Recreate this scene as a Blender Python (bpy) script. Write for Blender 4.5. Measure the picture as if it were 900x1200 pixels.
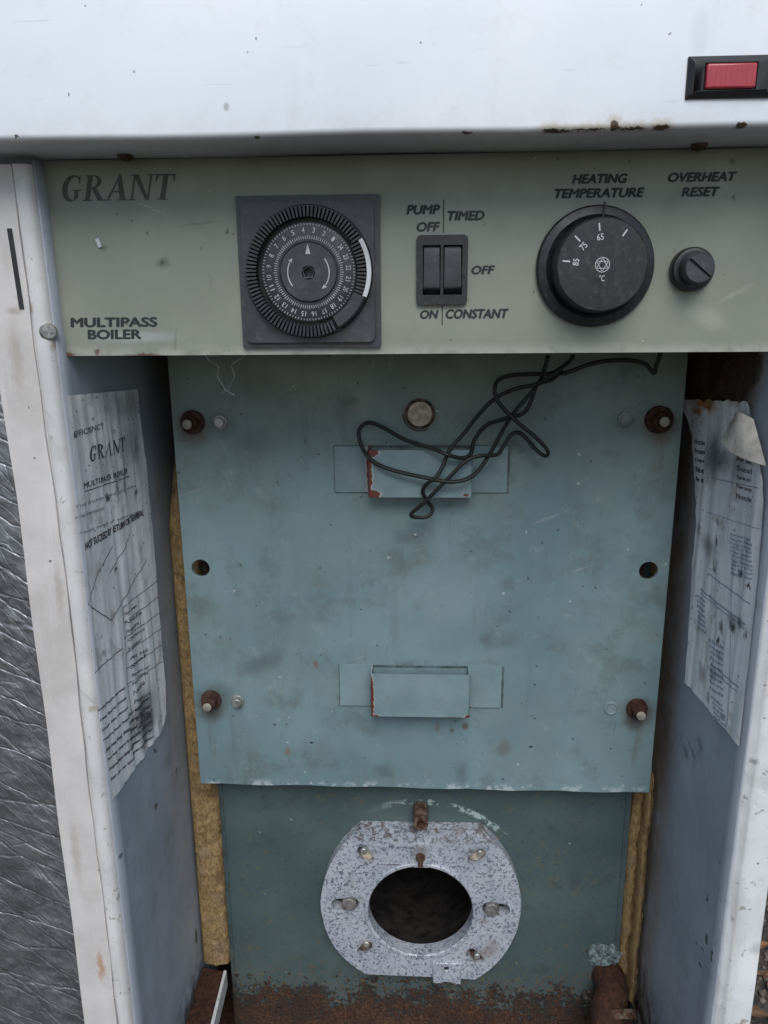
import bpy, bmesh, math, random
from mathutils import Vector, Matrix, noise as mnoise

for o in list(bpy.data.objects):
    bpy.data.objects.remove(o)
S = bpy.context.scene
COL = S.collection
R = math.radians
random.seed(7)

# ------------------------------------------------------------------ camera
CZ = 0.62            # lens height above the ground (m)
Y0 = 490.0           # mm from lens to the middle of the boiler
pitch, yaw, roll, FPX = R(14.36), R(2.67), R(.49), 900.0
fwd = Vector((-math.sin(yaw)*math.cos(pitch), math.cos(yaw)*math.cos(pitch), -math.sin(pitch)))
rt = Vector((math.cos(yaw), math.sin(yaw), 0))
dn = fwd.cross(rt)
rt2 = math.cos(roll)*rt + math.sin(roll)*dn
dn2 = fwd.cross(rt2)
cam = bpy.data.cameras.new('camera')
cam.sensor_fit = 'VERTICAL'; cam.sensor_height = 36; cam.sensor_width = 27; cam.lens = 27
cam.clip_start = .01; cam.clip_end = 400
co = bpy.data.objects.new('camera', cam); COL.objects.link(co)
rot = Matrix((rt2, -dn2, -fwd)).transposed()
co.matrix_world = Matrix.Translation((0, -Y0/1000, CZ)) @ rot.to_4x4()
S.camera = co

# ------------------------------------------------------------------ light
SUN_EL, SUN_AZ = R(47), R(174)      # azimuth clockwise from +Y (north)
wd = bpy.data.worlds.new('World'); S.world = wd; wd.use_nodes = True
wn = wd.node_tree.nodes; wl = wd.node_tree.links
sky = wn.new('ShaderNodeTexSky'); sky.sky_type = 'NISHITA'; sky.sun_disc = False
sky.sun_elevation = SUN_EL; sky.sun_rotation = SUN_AZ
sky.dust_density = 1.0; sky.air_density = 1.0
bg = wn['Background']; bg.inputs[1].default_value = .085
wl.new(sky.outputs[0], bg.inputs[0])
sun = bpy.data.lights.new('sun', 'SUN'); sun.energy = 1.75; sun.angle = R(38); sun.color = (1, .985, .96)
so = bpy.data.objects.new('sun', sun); COL.objects.link(so)
sd = Vector((math.sin(SUN_AZ)*math.cos(SUN_EL), math.cos(SUN_AZ)*math.cos(SUN_EL), math.sin(SUN_EL)))
so.rotation_euler = sd.to_track_quat('Z', 'Y').to_euler(); so.location = sd*5
S.view_settings.view_transform = 'Standard'; S.view_settings.look = 'None'
S.view_settings.exposure = 0.47; S.view_settings.gamma = 1.0
S.view_settings.use_curve_mapping = False

# ------------------------------------------------------------------ coordinates
def w(x, y, z):      # millimetres from the lens -> world metres
    return Vector((x/1000, (y-Y0)/1000, z/1000+CZ))
def _ray(px, py):
    return rt2*((px-450)/FPX) + dn2*((py-600)/FPX) + fwd
def aY(px, py, Y):   # point in mm of a vertical plane at distance Y
    d = _ray(px, py); return d*(Y/d.y)
def aX(px, py, X):
    d = _ray(px, py); return d*(X/d.x)
def W(v): return w(*v)

# ------------------------------------------------------------------ shader helper
class Sh:
    def __init__(s, name):
        s.m = bpy.data.materials.new(name); s.m.use_nodes = True
        s.n = s.m.node_tree.nodes; s.l = s.m.node_tree.links
        s.b = s.n['Principled BSDF']; s.co = s.n.new('ShaderNodeTexCoord').outputs['Object']
        s.hs = []
    def put(s, i, v):
        if isinstance(v, bpy.types.NodeSocket): s.l.new(v, i)
        else:
            if isinstance(v, (tuple, list)) and len(v) == 3 and i.type == 'RGBA': v = (*v, 1)
            i.default_value = v
    def map(s, scale=(1, 1, 1), loc=(0, 0, 0), rot=(0, 0, 0), t='POINT', v=None):
        n = s.n.new('ShaderNodeMapping'); n.vector_type = t
        s.l.new(v or s.co, n.inputs[0]); n.inputs[1].default_value = loc; n.inputs[2].default_value = rot; n.inputs[3].default_value = scale
        return n.outputs[0]
    def noise(s, sc, det=4, ro=.55, v=None, dist=0, col=False):
        n = s.n.new('ShaderNodeTexNoise'); s.l.new(v or s.co, n.inputs['Vector'])
        n.inputs['Scale'].default_value = sc; n.inputs['Detail'].default_value = det
        n.inputs['Roughness'].default_value = ro; n.inputs['Distortion'].default_value = dist
        return n.outputs['Color' if col else 'Fac']
    def vor(s, sc, v=None, feat='F1', out='Distance'):
        n = s.n.new('ShaderNodeTexVoronoi'); n.feature = feat; s.l.new(v or s.co, n.inputs['Vector'])
        n.inputs['Scale'].default_value = sc; return n.outputs[out]
    def math(s, op, a, b=0.0, clamp=False):
        n = s.n.new('ShaderNodeMath'); n.operation = op; n.use_clamp = clamp
        s.put(n.inputs[0], a); s.put(n.inputs[1], b); return n.outputs[0]
    def vadd(s, a, b, op='ADD'):
        n = s.n.new('ShaderNodeVectorMath'); n.operation = op
        s.put(n.inputs[0], a); s.put(n.inputs[1], b); return n.outputs[0]
    def vlen(s, a):
        n = s.n.new('ShaderNodeVectorMath'); n.operation = 'LENGTH'; s.put(n.inputs[0], a); return n.outputs['Value']
    def ss(s, v, lo, hi, a=0.0, b=1.0):
        n = s.n.new('ShaderNodeMapRange'); n.interpolation_type = 'SMOOTHSTEP'
        s.put(n.inputs[0], v)
        if lo > hi: lo, hi, a, b = hi, lo, b, a
        n.inputs[1].default_value = lo; n.inputs[2].default_value = hi
        n.inputs[3].default_value = a; n.inputs[4].default_value = b; return n.outputs[0]
    def mix(s, f, a, b, mode='MIX'):
        n = s.n.new('ShaderNodeMix'); n.data_type = 'RGBA'; n.blend_type = mode
        s.put(n.inputs[0], f); s.put(n.inputs[6], a); s.put(n.inputs[7], b); return n.outputs[2]
    def xyz(s, v=None):
        n = s.n.new('ShaderNodeSeparateXYZ'); s.l.new(v or s.co, n.inputs[0]); return n.outputs
    def rag(s, amp=.004, sc=140, det=4):   # coordinates with ragged edges
        c = s.noise(sc, det, .65, col=True)
        c = s.vadd(c, (-.5, -.5, -.5)); n = s.vadd(c, (amp, amp, amp), 'MULTIPLY')
        return s.vadd(s.co, n)
    def blob(s, c, rx, rz, ang=0, soft=(.5, 1.05), v=None, plane='XZ', k=1.0, depth=1e6):
        """soft edged patch at world point c; radii in mm"""
        big = depth/1000
        sc = (rx/1000, big, rz/1000) if plane == 'XZ' else (big, rx/1000, rz/1000)
        ro = (0, ang, 0) if plane == 'XZ' else (ang, 0, 0)
        m = s.map(sc, tuple(c), ro, 'TEXTURE', v)
        return s.ss(s.vlen(m), soft[1], soft[0], 0, k)
    def mx(s, *a):
        r = a[0]
        for q in a[1:]: r = s.math('MAXIMUM', r, q)
        return r
    def specks(s, cell, r0, r1, keep=.5, v=None):
        """irregular small spots: cell size mm, radius as a share of the cell"""
        vv = v or s.rag(cell*.0006, 1400/cell, 3)
        d = s.vor(1000/cell, vv); c = s.vor(1000/cell, vv, out='Color')
        k = s.ss(s.xyz(c)[0], 1-keep, 1-keep+.02)
        return s.math('MULTIPLY', s.ss(d, r1, r0), k)
    def bump(s, h, dist=.0003, st=.5):
        s.hs.append((h, dist, st))
    def done(s, col, rough=.5, metal=0.0, spec=.5):
        s.put(s.b.inputs['Base Color'], col); s.put(s.b.inputs['Roughness'], rough)
        s.put(s.b.inputs['Metallic'], metal); s.b.inputs['Specular IOR Level'].default_value = spec
        prev = None
        for h, d, st in s.hs:
            n = s.n.new('ShaderNodeBump'); n.inputs['Distance'].default_value = d; n.inputs['Strength'].default_value = st
            s.l.new(h, n.inputs['Height'])
            if prev: s.l.new(prev, n.inputs['Normal'])
            prev = n.outputs[0]
        if prev: s.l.new(prev, s.b.inputs['Normal'])
        return s.m

def rust_col(s, sc=1.0):
    a = s.noise(260*sc, 6, .7); b = s.noise(60*sc, 4, .6)
    c = s.mix(s.ss(a, .3, .7), (.022, .011, .008), (.085, .036, .021))
    return s.mix(s.ss(b, .5, .75, 0, .7), c, (.02, .012, .01))

def simple(name, col, rough=.45, metal=0, mott=.25, dust=0, spec=.5, bump=.15, sc=1.0):
    s = Sh(name); a = s.noise(90*sc, 5, .6); f = s.noise(900*sc, 3, .6)
    c = s.mix(s.ss(a, .3, .7, 0, 1), tuple(x*(1-mott) for x in col), tuple(min(1, x*(1+mott)) for x in col))
    if dust:
        d = s.math('MULTIPLY', s.ss(s.noise(300*sc, 6, .7), .5, .68), dust)
        c = s.mix(d, c, (.28, .27, .24))
    s.bump(f, .0002, bump)
    return s.done(c, s.ss(a, .3, .7, rough*.85, min(1, rough*1.2)), metal, spec)

# --- painted casing (white outside)
def m_cover():
    s = Sh('white_enamel_cover'); Y = 345
    c = s.mix(s.ss(s.noise(14, 4, .5), .3, .7), (.76, .81, .87), (.83, .87, .91))
    grime = s.math('MULTIPLY', s.ss(s.noise(55, 6, .7), .52, .75), .18)
    c = s.mix(grime, c, (.5, .5, .46))
    # dirt washing out along the lower edge
    z = s.xyz()[2]
    edge = s.ss(z, W((0, 0, 88))[2], W((0, 0, 71))[2], 0, .22)
    c = s.mix(s.math('MULTIPLY', edge, s.ss(s.noise(70, 5, .7), .35, .7)), c, (.48, .45, .38))
    dots = s.specks(11, .03, .06, .14)
    c = s.mix(s.math('MULTIPLY', dots, .7), c, (.12, .11, .1))
    # fine scratches
    sc = s.noise(30, 3, .5, v=s.map((1, 1, 14), rot=(0, R(55), 0)))
    c = s.mix(s.ss(sc, .70, .73, 0, .25), c, (.45, .47, .5))
    run = s.noise(55, 5, .65, v=s.map((1, 1, .06)))
    c = s.mix(s.ss(run, .56, .78, 0, .14), c, (.50, .52, .45))
    g = s.rag(.0035, 420, 5)
    P = [((655, 153), 7, .7), ((645, 152), 4, .8), ((690, 151), 9, .5), ((736, 150), 9, .6), ((720, 147), 2, 2.2), ((775, 149), 4, 1.4),
         ((870, 147), 3, 1.5), ((548, 155), 3, .8), ((300, 160), 2, .8), ((20, 160), 1.6, .5)]
    m = s.mx(*[s.blob(W(aY(p[0], p[1], Y)), a, b, 0, (.6, 1.0), g, depth=5) for p, a, b in P])
    halo = s.mx(*[s.blob(W(aY(p[0], p[1], Y)), a*1.6+2, b+3, 0, (.3, 1.0), g, k=.55, depth=6) for p, a, b in P[:6]])
    c = s.mix(halo, c, (.42, .33, .16)); c = s.mix(m, c, (.09, .055, .03))
    D = [((265, 125), 1.6, 2.2, .5), ((157, 84), .8, .8, .6), ((493, 50), .6, .6, .9), ((81, 111), .5, 1, .9), ((100, 7), .5, .5, .9), ((290, 61), .5, .5, .8),
         ((820, 40), 5, 12, .10)]
    for p, a, b, k in D:
        c = s.mix(s.blob(W(aY(p[0], p[1], Y)), a, b, 0, (.4, 1.0), k=k), c, (.16, .17, .17))
    s.bump(s.noise(1300, 2, .5), .0001, .12); s.bump(s.noise(25, 2, .5), .001, .08)
    return s.done(c, s.ss(s.noise(60, 4), .3, .7, .32, .5))

def m_casing(side):
    s = Sh('casing_paint'); x, y, z = s.xyz()
    c = s.mix(s.ss(s.noise(20, 4, .55), .3, .7), (.31, .35, .405), (.385, .425, .48))
    streak = s.noise(60, 5, .6, v=s.map((1, 1, .12)))
    c = s.mix(s.ss(streak, .48, .75, 0, .35), c, (.22, .24, .25))
    c = s.mix(s.math('MULTIPLY', s.specks(10, .05, .13, .35), .85), c, (.06, .055, .05))
    c = s.mix(s.math('MULTIPLY', s.specks(4.5, .05, .12, .1), .8), c, (.09, .08, .07))
    g = s.rag(.010, 130, 5)
    X = 176*side
    if side > 0:
        # the top of the right hand panel has rusted through its paint
        P = [((840, 440), 60, 26), ((870, 425), 28, 20), ((815, 455), 30, 20)]
        m = s.mx(*[s.blob(W(aX(p[0], p[1], X)), a, b, 0, (.75, 1.0), g, 'YZ') for p, a, b in P])
        c = s.mix(s.mx(*[s.blob(W(aX(p[0], p[1], X)), a*1.12, b*1.1, 0, (.7, 1.0), g, 'YZ', .6) for p, a, b in P]), c, (.25, .13, .06))
        c = s.mix(m, c, rust_col(s))
        for p, a, b, an in [((805, 882), 9, 5, .3), ((822, 872), 7, 4, .3), ((812, 878), 14, 3, .3)]:
            c = s.mix(s.blob(W(aX(p[0], p[1], X)), a, b, an, (.1, 1), g, 'YZ', .55), c, (.07, .07, .07))
        for p, a, b in [((825, 1113), 1.6, 1.6), ((830, 1100), 1, 4), ((836, 1120), 1, 5), ((822, 1130), 2, 1.6), ((818, 1105), 1, 1), ((846, 1012), .9, 2), ((830, 1052), .7, 3)]:
            c = s.mix(s.blob(W(aX(p[0], p[1], X)), a*1.8, b, 0, (.6, 1), g, 'YZ', .9), c, (.05, .05, .05))
        # ochre glue line by the insulation
        c = s.mix(s.math('MULTIPLY', s.ss(y, -.022, .012), s.ss(s.noise(45, 4, .6), .3, .6, .15, .8)), c, (.24, .18, .11))
    else:
        c = s.mix(s.ss(z, W((0, 0, -520))[2], W((0, 0, -350))[2], .25, 0), c, (.5, .55, .62))
        for p, a, b in [((181, 945), 2, 3), ((229, 1098), 2, 8), ((140, 1003), 2, 1.5), ((153, 880), .8, .8), ((205, 905), 1.5, 2), ((180, 880), 1, 2)]:
            c = s.mix(s.blob(W(aX(p[0], p[1], X)), a*1.8, b, 0, (.6, 1), g, 'YZ', .8), c, (.05, .05, .05))
    n_ = s.noise(26, 4, .55, v=s.map((1, 14, 1), v=s.map(rot=(R(75), 0, 0))))
    c = s.mix(s.ss(n_, .67, .70, 0, .3), c, (.40, .43, .48))
    c = s.mix(s.math('MULTIPLY', s.ss(s.noise(48, 6, .72), .52, .70), .4), c, (.16, .17, .17))
    c = s.mix(s.math('MULTIPLY', s.specks(12, .03, .07, .35), .8), c, (.5, .52, .55))
    low = s.math('MULTIPLY', s.ss(z, W((0, 0, -470))[2], W((0, 0, -540))[2]), s.ss(s.noise(90, 6, .7), .38, .6))
    c = s.mix(low, c, rust_col(s))
    s.bump(s.noise(1100, 3, .6), .00015, .25); s.bump(s.noise(16, 2), .002, .15)
    return s.done(c, s.ss(s.noise(70, 4), .3, .7, .35, .55))

def m_flange(side):
    s = Sh('flange_paint'); x, y, z = s.xyz()
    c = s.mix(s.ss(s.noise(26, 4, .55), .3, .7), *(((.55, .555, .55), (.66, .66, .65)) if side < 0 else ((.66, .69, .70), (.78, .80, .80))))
    st = s.noise(75, 6, .65, v=s.map((1, 1, .10)))
    c = s.mix(s.ss(st, .50, .74, 0, .45), c, (.40, .36, .31))
    c = s.mix(s.math('MULTIPLY', s.specks(7, .05, .12, .25), .85), c, (.07, .055, .05))
    g = s.rag(.006, 160, 5)
    if side > 0:
        P = [((853, 1010), 4, 18, .9), ((857, 990), 3, 12, .9), ((868, 930), 2.5, 10, .6), ((870, 880), 3, 26, .75), ((876, 820), 3, 30, .6), ((886, 1110), 5, 6, .35), ((885, 893), 3, 3, .7), ((891, 735), 4, 40, .4)]
        for p, a, b, k in P:
            c = s.mix(s.blob(W(aY(p[0], p[1], 373)), a, b, 0, (.2, 1), g, k=k), c, (.20, .19, .17))
        c = s.mix(s.blob(W(aY(898, 508, 373)), 6, 12, 0, (.4, 1), g, k=.6), c, (.4, .24, .18))
    else:
        P = [((17, 362), 6, 4, .5), ((22, 350), 4, 3, .5), ((118, 1130), 2, 12, .6), ((108, 830), 2.5, 3, .5), ((38, 362), 2, 4, .7), ((64, 405), 4, 4, .8)]
        for p, a, b, k in P:
            c = s.mix(s.blob(W(aY(p[0], p[1], 373)), a, b, 0, (.2, 1), g, k=k), c, (.28, .18, .10))
    n_ = s.noise(30, 4, .55, v=s.map((1, 1, 14), v=s.map(rot=(0, R(-60), 0))))
    c = s.mix(s.ss(n_, .68, .71, 0, .35), c, (.36, .34, .32))
    c = s.mix(s.math('MULTIPLY', s.ss(s.noise(38, 6, .7), .50, .70), .35), c, (.38, .36, .30))
    ch = s.math('MULTIPLY', s.ss(s.noise(150, 5, .7), .62, .66), .8)
    c = s.mix(ch, c, (.30, .27, .24))
    s.bump(s.noise(900, 3, .6), .00015, .25); s.bump(s.noise(40, 3), .0012, .25)
    return s.done(c, s.ss(s.noise(70, 4), .3, .7, .3, .5))

def m_strip():
    s = Sh('beige_seal_strip')
    c = s.mix(s.ss(s.noise(30, 5, .6), .3, .7), (.50, .475, .455), (.62, .595, .575))
    st = s.noise(120, 6, .65, v=s.map((1, 1, .09)))
    c = s.mix(s.ss(st, .5, .72, 0, .5), c, (.68, .67, .66))
    c = s.mix(s.math('MULTIPLY', s.ss(s.noise(220, 6, .75), .60, .66), s.ss(s.noise(22, 2), .5, .62)), c, (.72, .72, .74))
    g = s.rag(.006, 160, 5)
    c = s.mix(s.blob(W(aY(119, 1130, 373)), 3, 16, 0, (.2, 1), g, k=.8), c, (.42, .24, .13))
    c = s.mix(s.math('MULTIPLY', s.specks(8, .05, .1, .2), .9), c, (.05, .04, .04))
    for p_, a_, b_, k_ in (((18, 364), 5, 3, .6), ((24, 352), 3, 5, .5), ((8, 300), 4, 14, .3), ((70, 690), 3, 20, .3), ((20, 420), 5, 22, .35), ((90, 1000), 4, 30, .3)):
        c = s.mix(s.blob(W(aY(p_[0], p_[1], 373)), a_, b_, 0, (.2, 1), g, k=k_), c, (.25, .19, .13))
    up = s.ss(s.xyz()[2], W(aY(20, 380, 373))[2], W(aY(20, 340, 373))[2], 0, .5)
    c = s.mix(up, c, (.56, .55, .54))
    s.bump(s.noise(500, 4, .7), .0003, .4); s.bump(s.noise(60, 3), .001, .3)
    return s.done(c, .6)

def m_panel():
    s = Sh('sage_control_panel_paint'); Y = 385
    c = s.mix(s.ss(s.noise(18, 4, .5), .3, .7), (.215, .235, .192), (.26, .28, .23))
    c = s.mix(s.ss(s.noise(60, 6, .7), .5, .72, 0, .35), c, (.20, .21, .18))
    g = s.rag(.004, 220, 5)
    c = s.mix(s.math('MULTIPLY', s.specks(8, .05, .10, .25), .75), c, (.07, .07, .06))
    c = s.mix(s.math('MULTIPLY', s.specks(14, .03, .055, .25), .8), c, (.62, .62, .58))
    D = [((191, 308), 5, 4, 0, .55, (.07, .07, .06)), ((190, 307), 1.3, 1.6, 0, .9, (.05, .05, .04)), ((173, 273), 1, 1.6, 0, .9, (.05, .05, .04)),
         ((232, 262), 13, .7, -.1, .5, (.10, .10, .08)), ((206, 398), 1, 7, .1, .5, (.10, .10, .08)), ((120, 290), 3, 2, .3, .5, (.08, .08, .07)),
         ((266, 271), 1, 2.2, 0, .8, (.04, .05, .04)), ((860, 232), 1, 1.8, 0, .9, (.05, .05, .04)), ((247, 330), 1.5, 5, 0, .3, (.12, .12, .1)),
         ((858, 190), 2, 2, 0, .6, (.1, .09, .07)), ((830, 372), 14, 7, .4, .25, (.5, .5, .45)), ((130, 225), 70, 22, 0, .35, (.2, .21, .19)),
         ((175, 243), 13, .4, .35, .5, (.55, .56, .5)), ((160, 395), 30, 4, 0, .4, (.42, .46, .46)), ((860, 345), 14, 1.6, -.5, .2, (.5, .5, .45))]
    for p, a, b, an, k, cc in D:
        c = s.mix(s.blob(W(aY(p[0], p[1], Y)), a, b, an, (.2, 1), g, k=k), c, cc)
    for p, a, b in [((70, 409), 3.5, 4), ((76, 416), 6, 1.5), ((168, 416), 14, .8), ((114, 413), 1.5, 2), ((700, 417), 8, .6), ((330, 417), 5, .6)]:
        c = s.mix(s.blob(W(aY(p[0], p[1], Y)), a, b, 0, (.6, 1), g, k=.9), c, (.10, .045, .025))
    x, y, z = s.xyz()
    lo = s.math('MULTIPLY', s.ss(z, W((0, 0, -12))[2], W((0, 0, -19))[2], 0, .45), s.ss(s.noise(120, 4, .6), .3, .6))
    c = s.mix(lo, c, (.5, .5, .46))
    s.bump(s.noise(1200, 3, .6), .00012, .25); s.bump(s.noise(20, 2), .001, .1)
    return s.done(c, s.ss(s.noise(70, 4), .3, .7, .38, .55))

def m_baffle():
    s = Sh('blue_grey_hammered_paint'); Y = 480; x, y, z = s.xyz()
    c = s.mix(s.ss(s.noise(9, 4, .55), .32, .68), (.128, .20, .222), (.18, .268, .285))
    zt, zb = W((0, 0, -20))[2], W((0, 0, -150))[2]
    bounce_tint = s.math('ADD', s.ss(z, zb, zt), s.ss(s.noise(16, 5, .6), .3, .7, -.35, .35), True)  # greenish bounce light on the upper plate, painted into its colour
    c = s.mix(s.math('MULTIPLY', bounce_tint, .6), c, (.19, .225, .165))
    c = s.mix(s.ss(s.noise(34, 6, .68), .5, .72, 0, .6), c, (.105, .13, .125))
    c = s.mix(s.math('MULTIPLY', s.ss(s.noise(24, 6, .75, v=s.map((1, 1, .6), loc=(3, 0, 0))), .55, .66), .22), c, (.13, .13, .105))
    c = s.mix(s.ss(s.noise(85, 6, .72), .56, .72, 0, .4), c, (.27, .34, .34))
    g = s.rag(.012, 90, 6)
    D = [((492, 486), 15, 15, 0, .75, (.10, .095, .075)), ((258, 495), 16, 12, 0, .5, (.07, .09, .09)), ((735, 495), 18, 13, 0, .5, (.09, .11, .10)),
         ((735, 488), 7, 5, 0, .5, (.30, .33, .27)), ((720, 830), 12, 7, 0, .4, (.25, .30, .30)), ((747, 832), 17, 12, 0, .55, (.07, .08, .08)), ((254, 815), 18, 13, 0, .6, (.06, .08, .08)),
         ((305, 778), 22, 10, -.4, .55, (.07, .09, .10)), ((590, 752), 14, 8, 0, .40, (.09, .11, .12)), ((569, 750), 7, 8, 0, .5, (.09, .11, .12)), ((591, 877), 8, 9, 0, .65, (.12, .12, .11)),
         ((541, 905), 7, 13, 0, .5, (.08, .10, .11)), ((448, 905), 10, 9, 0, .5, (.08, .10, .11)), ((370, 778), 2.6, 5, .3, .7, (.20, .10, .07)), ((338, 880), 2.4, 5, 0, .65, (.20, .11, .09)),
         ((480, 630), 14, 6, 0, .5, (.09, .11, .11)), ((594, 684), 8, 7, 0, .35, (.09, .11, .11)), ((420, 470), 12, 10, 0, .3, (.28, .31, .25)), ((345, 440), 50, 12, 0, .35, (.26, .28, .2)),
         ((410, 470), 8, 5, 0, .5, (.08, .10, .08)), ((300, 455), 30, 14, 0, .45, (.10, .12, .10)), ((500, 440), 60, 14, 0, .35, (.10, .12, .09)), ((620, 470), 30, 16, 0, .3, (.09, .12, .1)),
         ((645, 520), 22, 16, 0, .25, (.10, .13, .13)), ((296, 520), 20, 12, 0, .4, (.08, .11, .11)), ((520, 700), 40, 30, 0, .3, (.27, .34, .36)), ((400, 640), 40, 30, 0, .25, (.27, .34, .36)),
         ((545, 850), 3, 4, 0, .8, (.10, .06, .05)), ((530, 856), 3, 2.5, 0, .7, (.10, .06, .05)), ((512, 852), 3, 6, 0, .5, (.14, .09, .08)), ((497, 795), 60, 9, 0, .35, (.06, .09, .12))]
    for p, a, b, an, k, cc in D:
        c = s.mix(s.blob(W(aY(p[0], p[1], Y)), a, b, an, (.15, 1.05), g, k=k), c, cc)
    c = s.mix(s.math('MULTIPLY', s.specks(9, .05, .13, .35), .8), c, (.04, .045, .045))
    c = s.mix(s.math('MULTIPLY', s.specks(15, .03, .08, .4), .85), c, (.42, .47, .47))
    c = s.mix(s.math('MULTIPLY', s.specks(3.5, .05, .16, .08), .7), c, (.06, .06, .055))
    # faint directional scratches and runs
    for an, sc, th, k, cc in ((20, 26, .70, .35, (.33, .38, .38)), (-65, 22, .71, .3, (.30, .36, .36)), (82, 34, .70, .35, (.07, .09, .09))):
        n_ = s.noise(sc, 4, .55, v=s.map((1, 1, 16), v=s.map(rot=(0, R(an), 0))))
        c = s.mix(s.math('MULTIPLY', s.ss(n_, th, th+.02), k), c, cc)
    run = s.noise(45, 5, .7, v=s.map((1, 1, .10)))
    c = s.mix(s.ss(run, .54, .75, 0, .35), c, (.085, .10, .095))
    # rust bleeding from the bolts, grime in the corners round the handle tabs
    for px, py in ((225, 497), (773, 494), (247, 823), (747, 833)):
        c = s.mix(s.blob(W(aY(px, py+6, Y)), 13, 15, 0, (.35, 1.05), g, k=.7), c, (.085, .065, .05))
        c = s.mix(s.math('MULTIPLY', s.blob(W(aY(px, py+38, Y)), 5, 24, 0, (.1, 1.05), g, k=.7), s.ss(run, .40, .6)), c, (.12, .08, .055))
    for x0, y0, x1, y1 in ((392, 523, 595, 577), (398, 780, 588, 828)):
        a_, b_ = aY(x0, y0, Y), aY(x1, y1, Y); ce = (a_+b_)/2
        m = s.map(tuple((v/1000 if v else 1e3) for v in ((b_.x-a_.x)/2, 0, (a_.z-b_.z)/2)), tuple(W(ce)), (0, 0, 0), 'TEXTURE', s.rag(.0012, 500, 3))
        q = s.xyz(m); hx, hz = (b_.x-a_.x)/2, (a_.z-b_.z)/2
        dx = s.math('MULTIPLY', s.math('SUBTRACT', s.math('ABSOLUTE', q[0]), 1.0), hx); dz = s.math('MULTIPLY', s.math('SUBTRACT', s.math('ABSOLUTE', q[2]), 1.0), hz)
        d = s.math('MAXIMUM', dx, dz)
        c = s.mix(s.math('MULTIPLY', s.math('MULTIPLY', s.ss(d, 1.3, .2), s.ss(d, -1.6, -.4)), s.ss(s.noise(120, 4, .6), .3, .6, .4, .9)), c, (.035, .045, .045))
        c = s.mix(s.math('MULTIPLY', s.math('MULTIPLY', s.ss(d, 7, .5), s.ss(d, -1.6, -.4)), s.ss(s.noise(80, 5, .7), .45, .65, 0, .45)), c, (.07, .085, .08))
    # chipped bottom and side edges
    be = s.ss(z, W((0, 0, -318.5))[2], W((0, 0, -325))[2])
    c = s.mix(s.math('MULTIPLY', be, s.ss(s.noise(110, 5, .7), .5, .6)), c, (.36, .42, .44))
    fine = s.noise(1500, 2, .5)
    s.bump(s.vor(520), .0002, .18); s.bump(fine, .0001, .3); s.bump(s.noise(12, 2), .003, .2)
    return s.done(c, s.ss(s.noise(40, 5), .3, .7, .34, .58))

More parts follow.
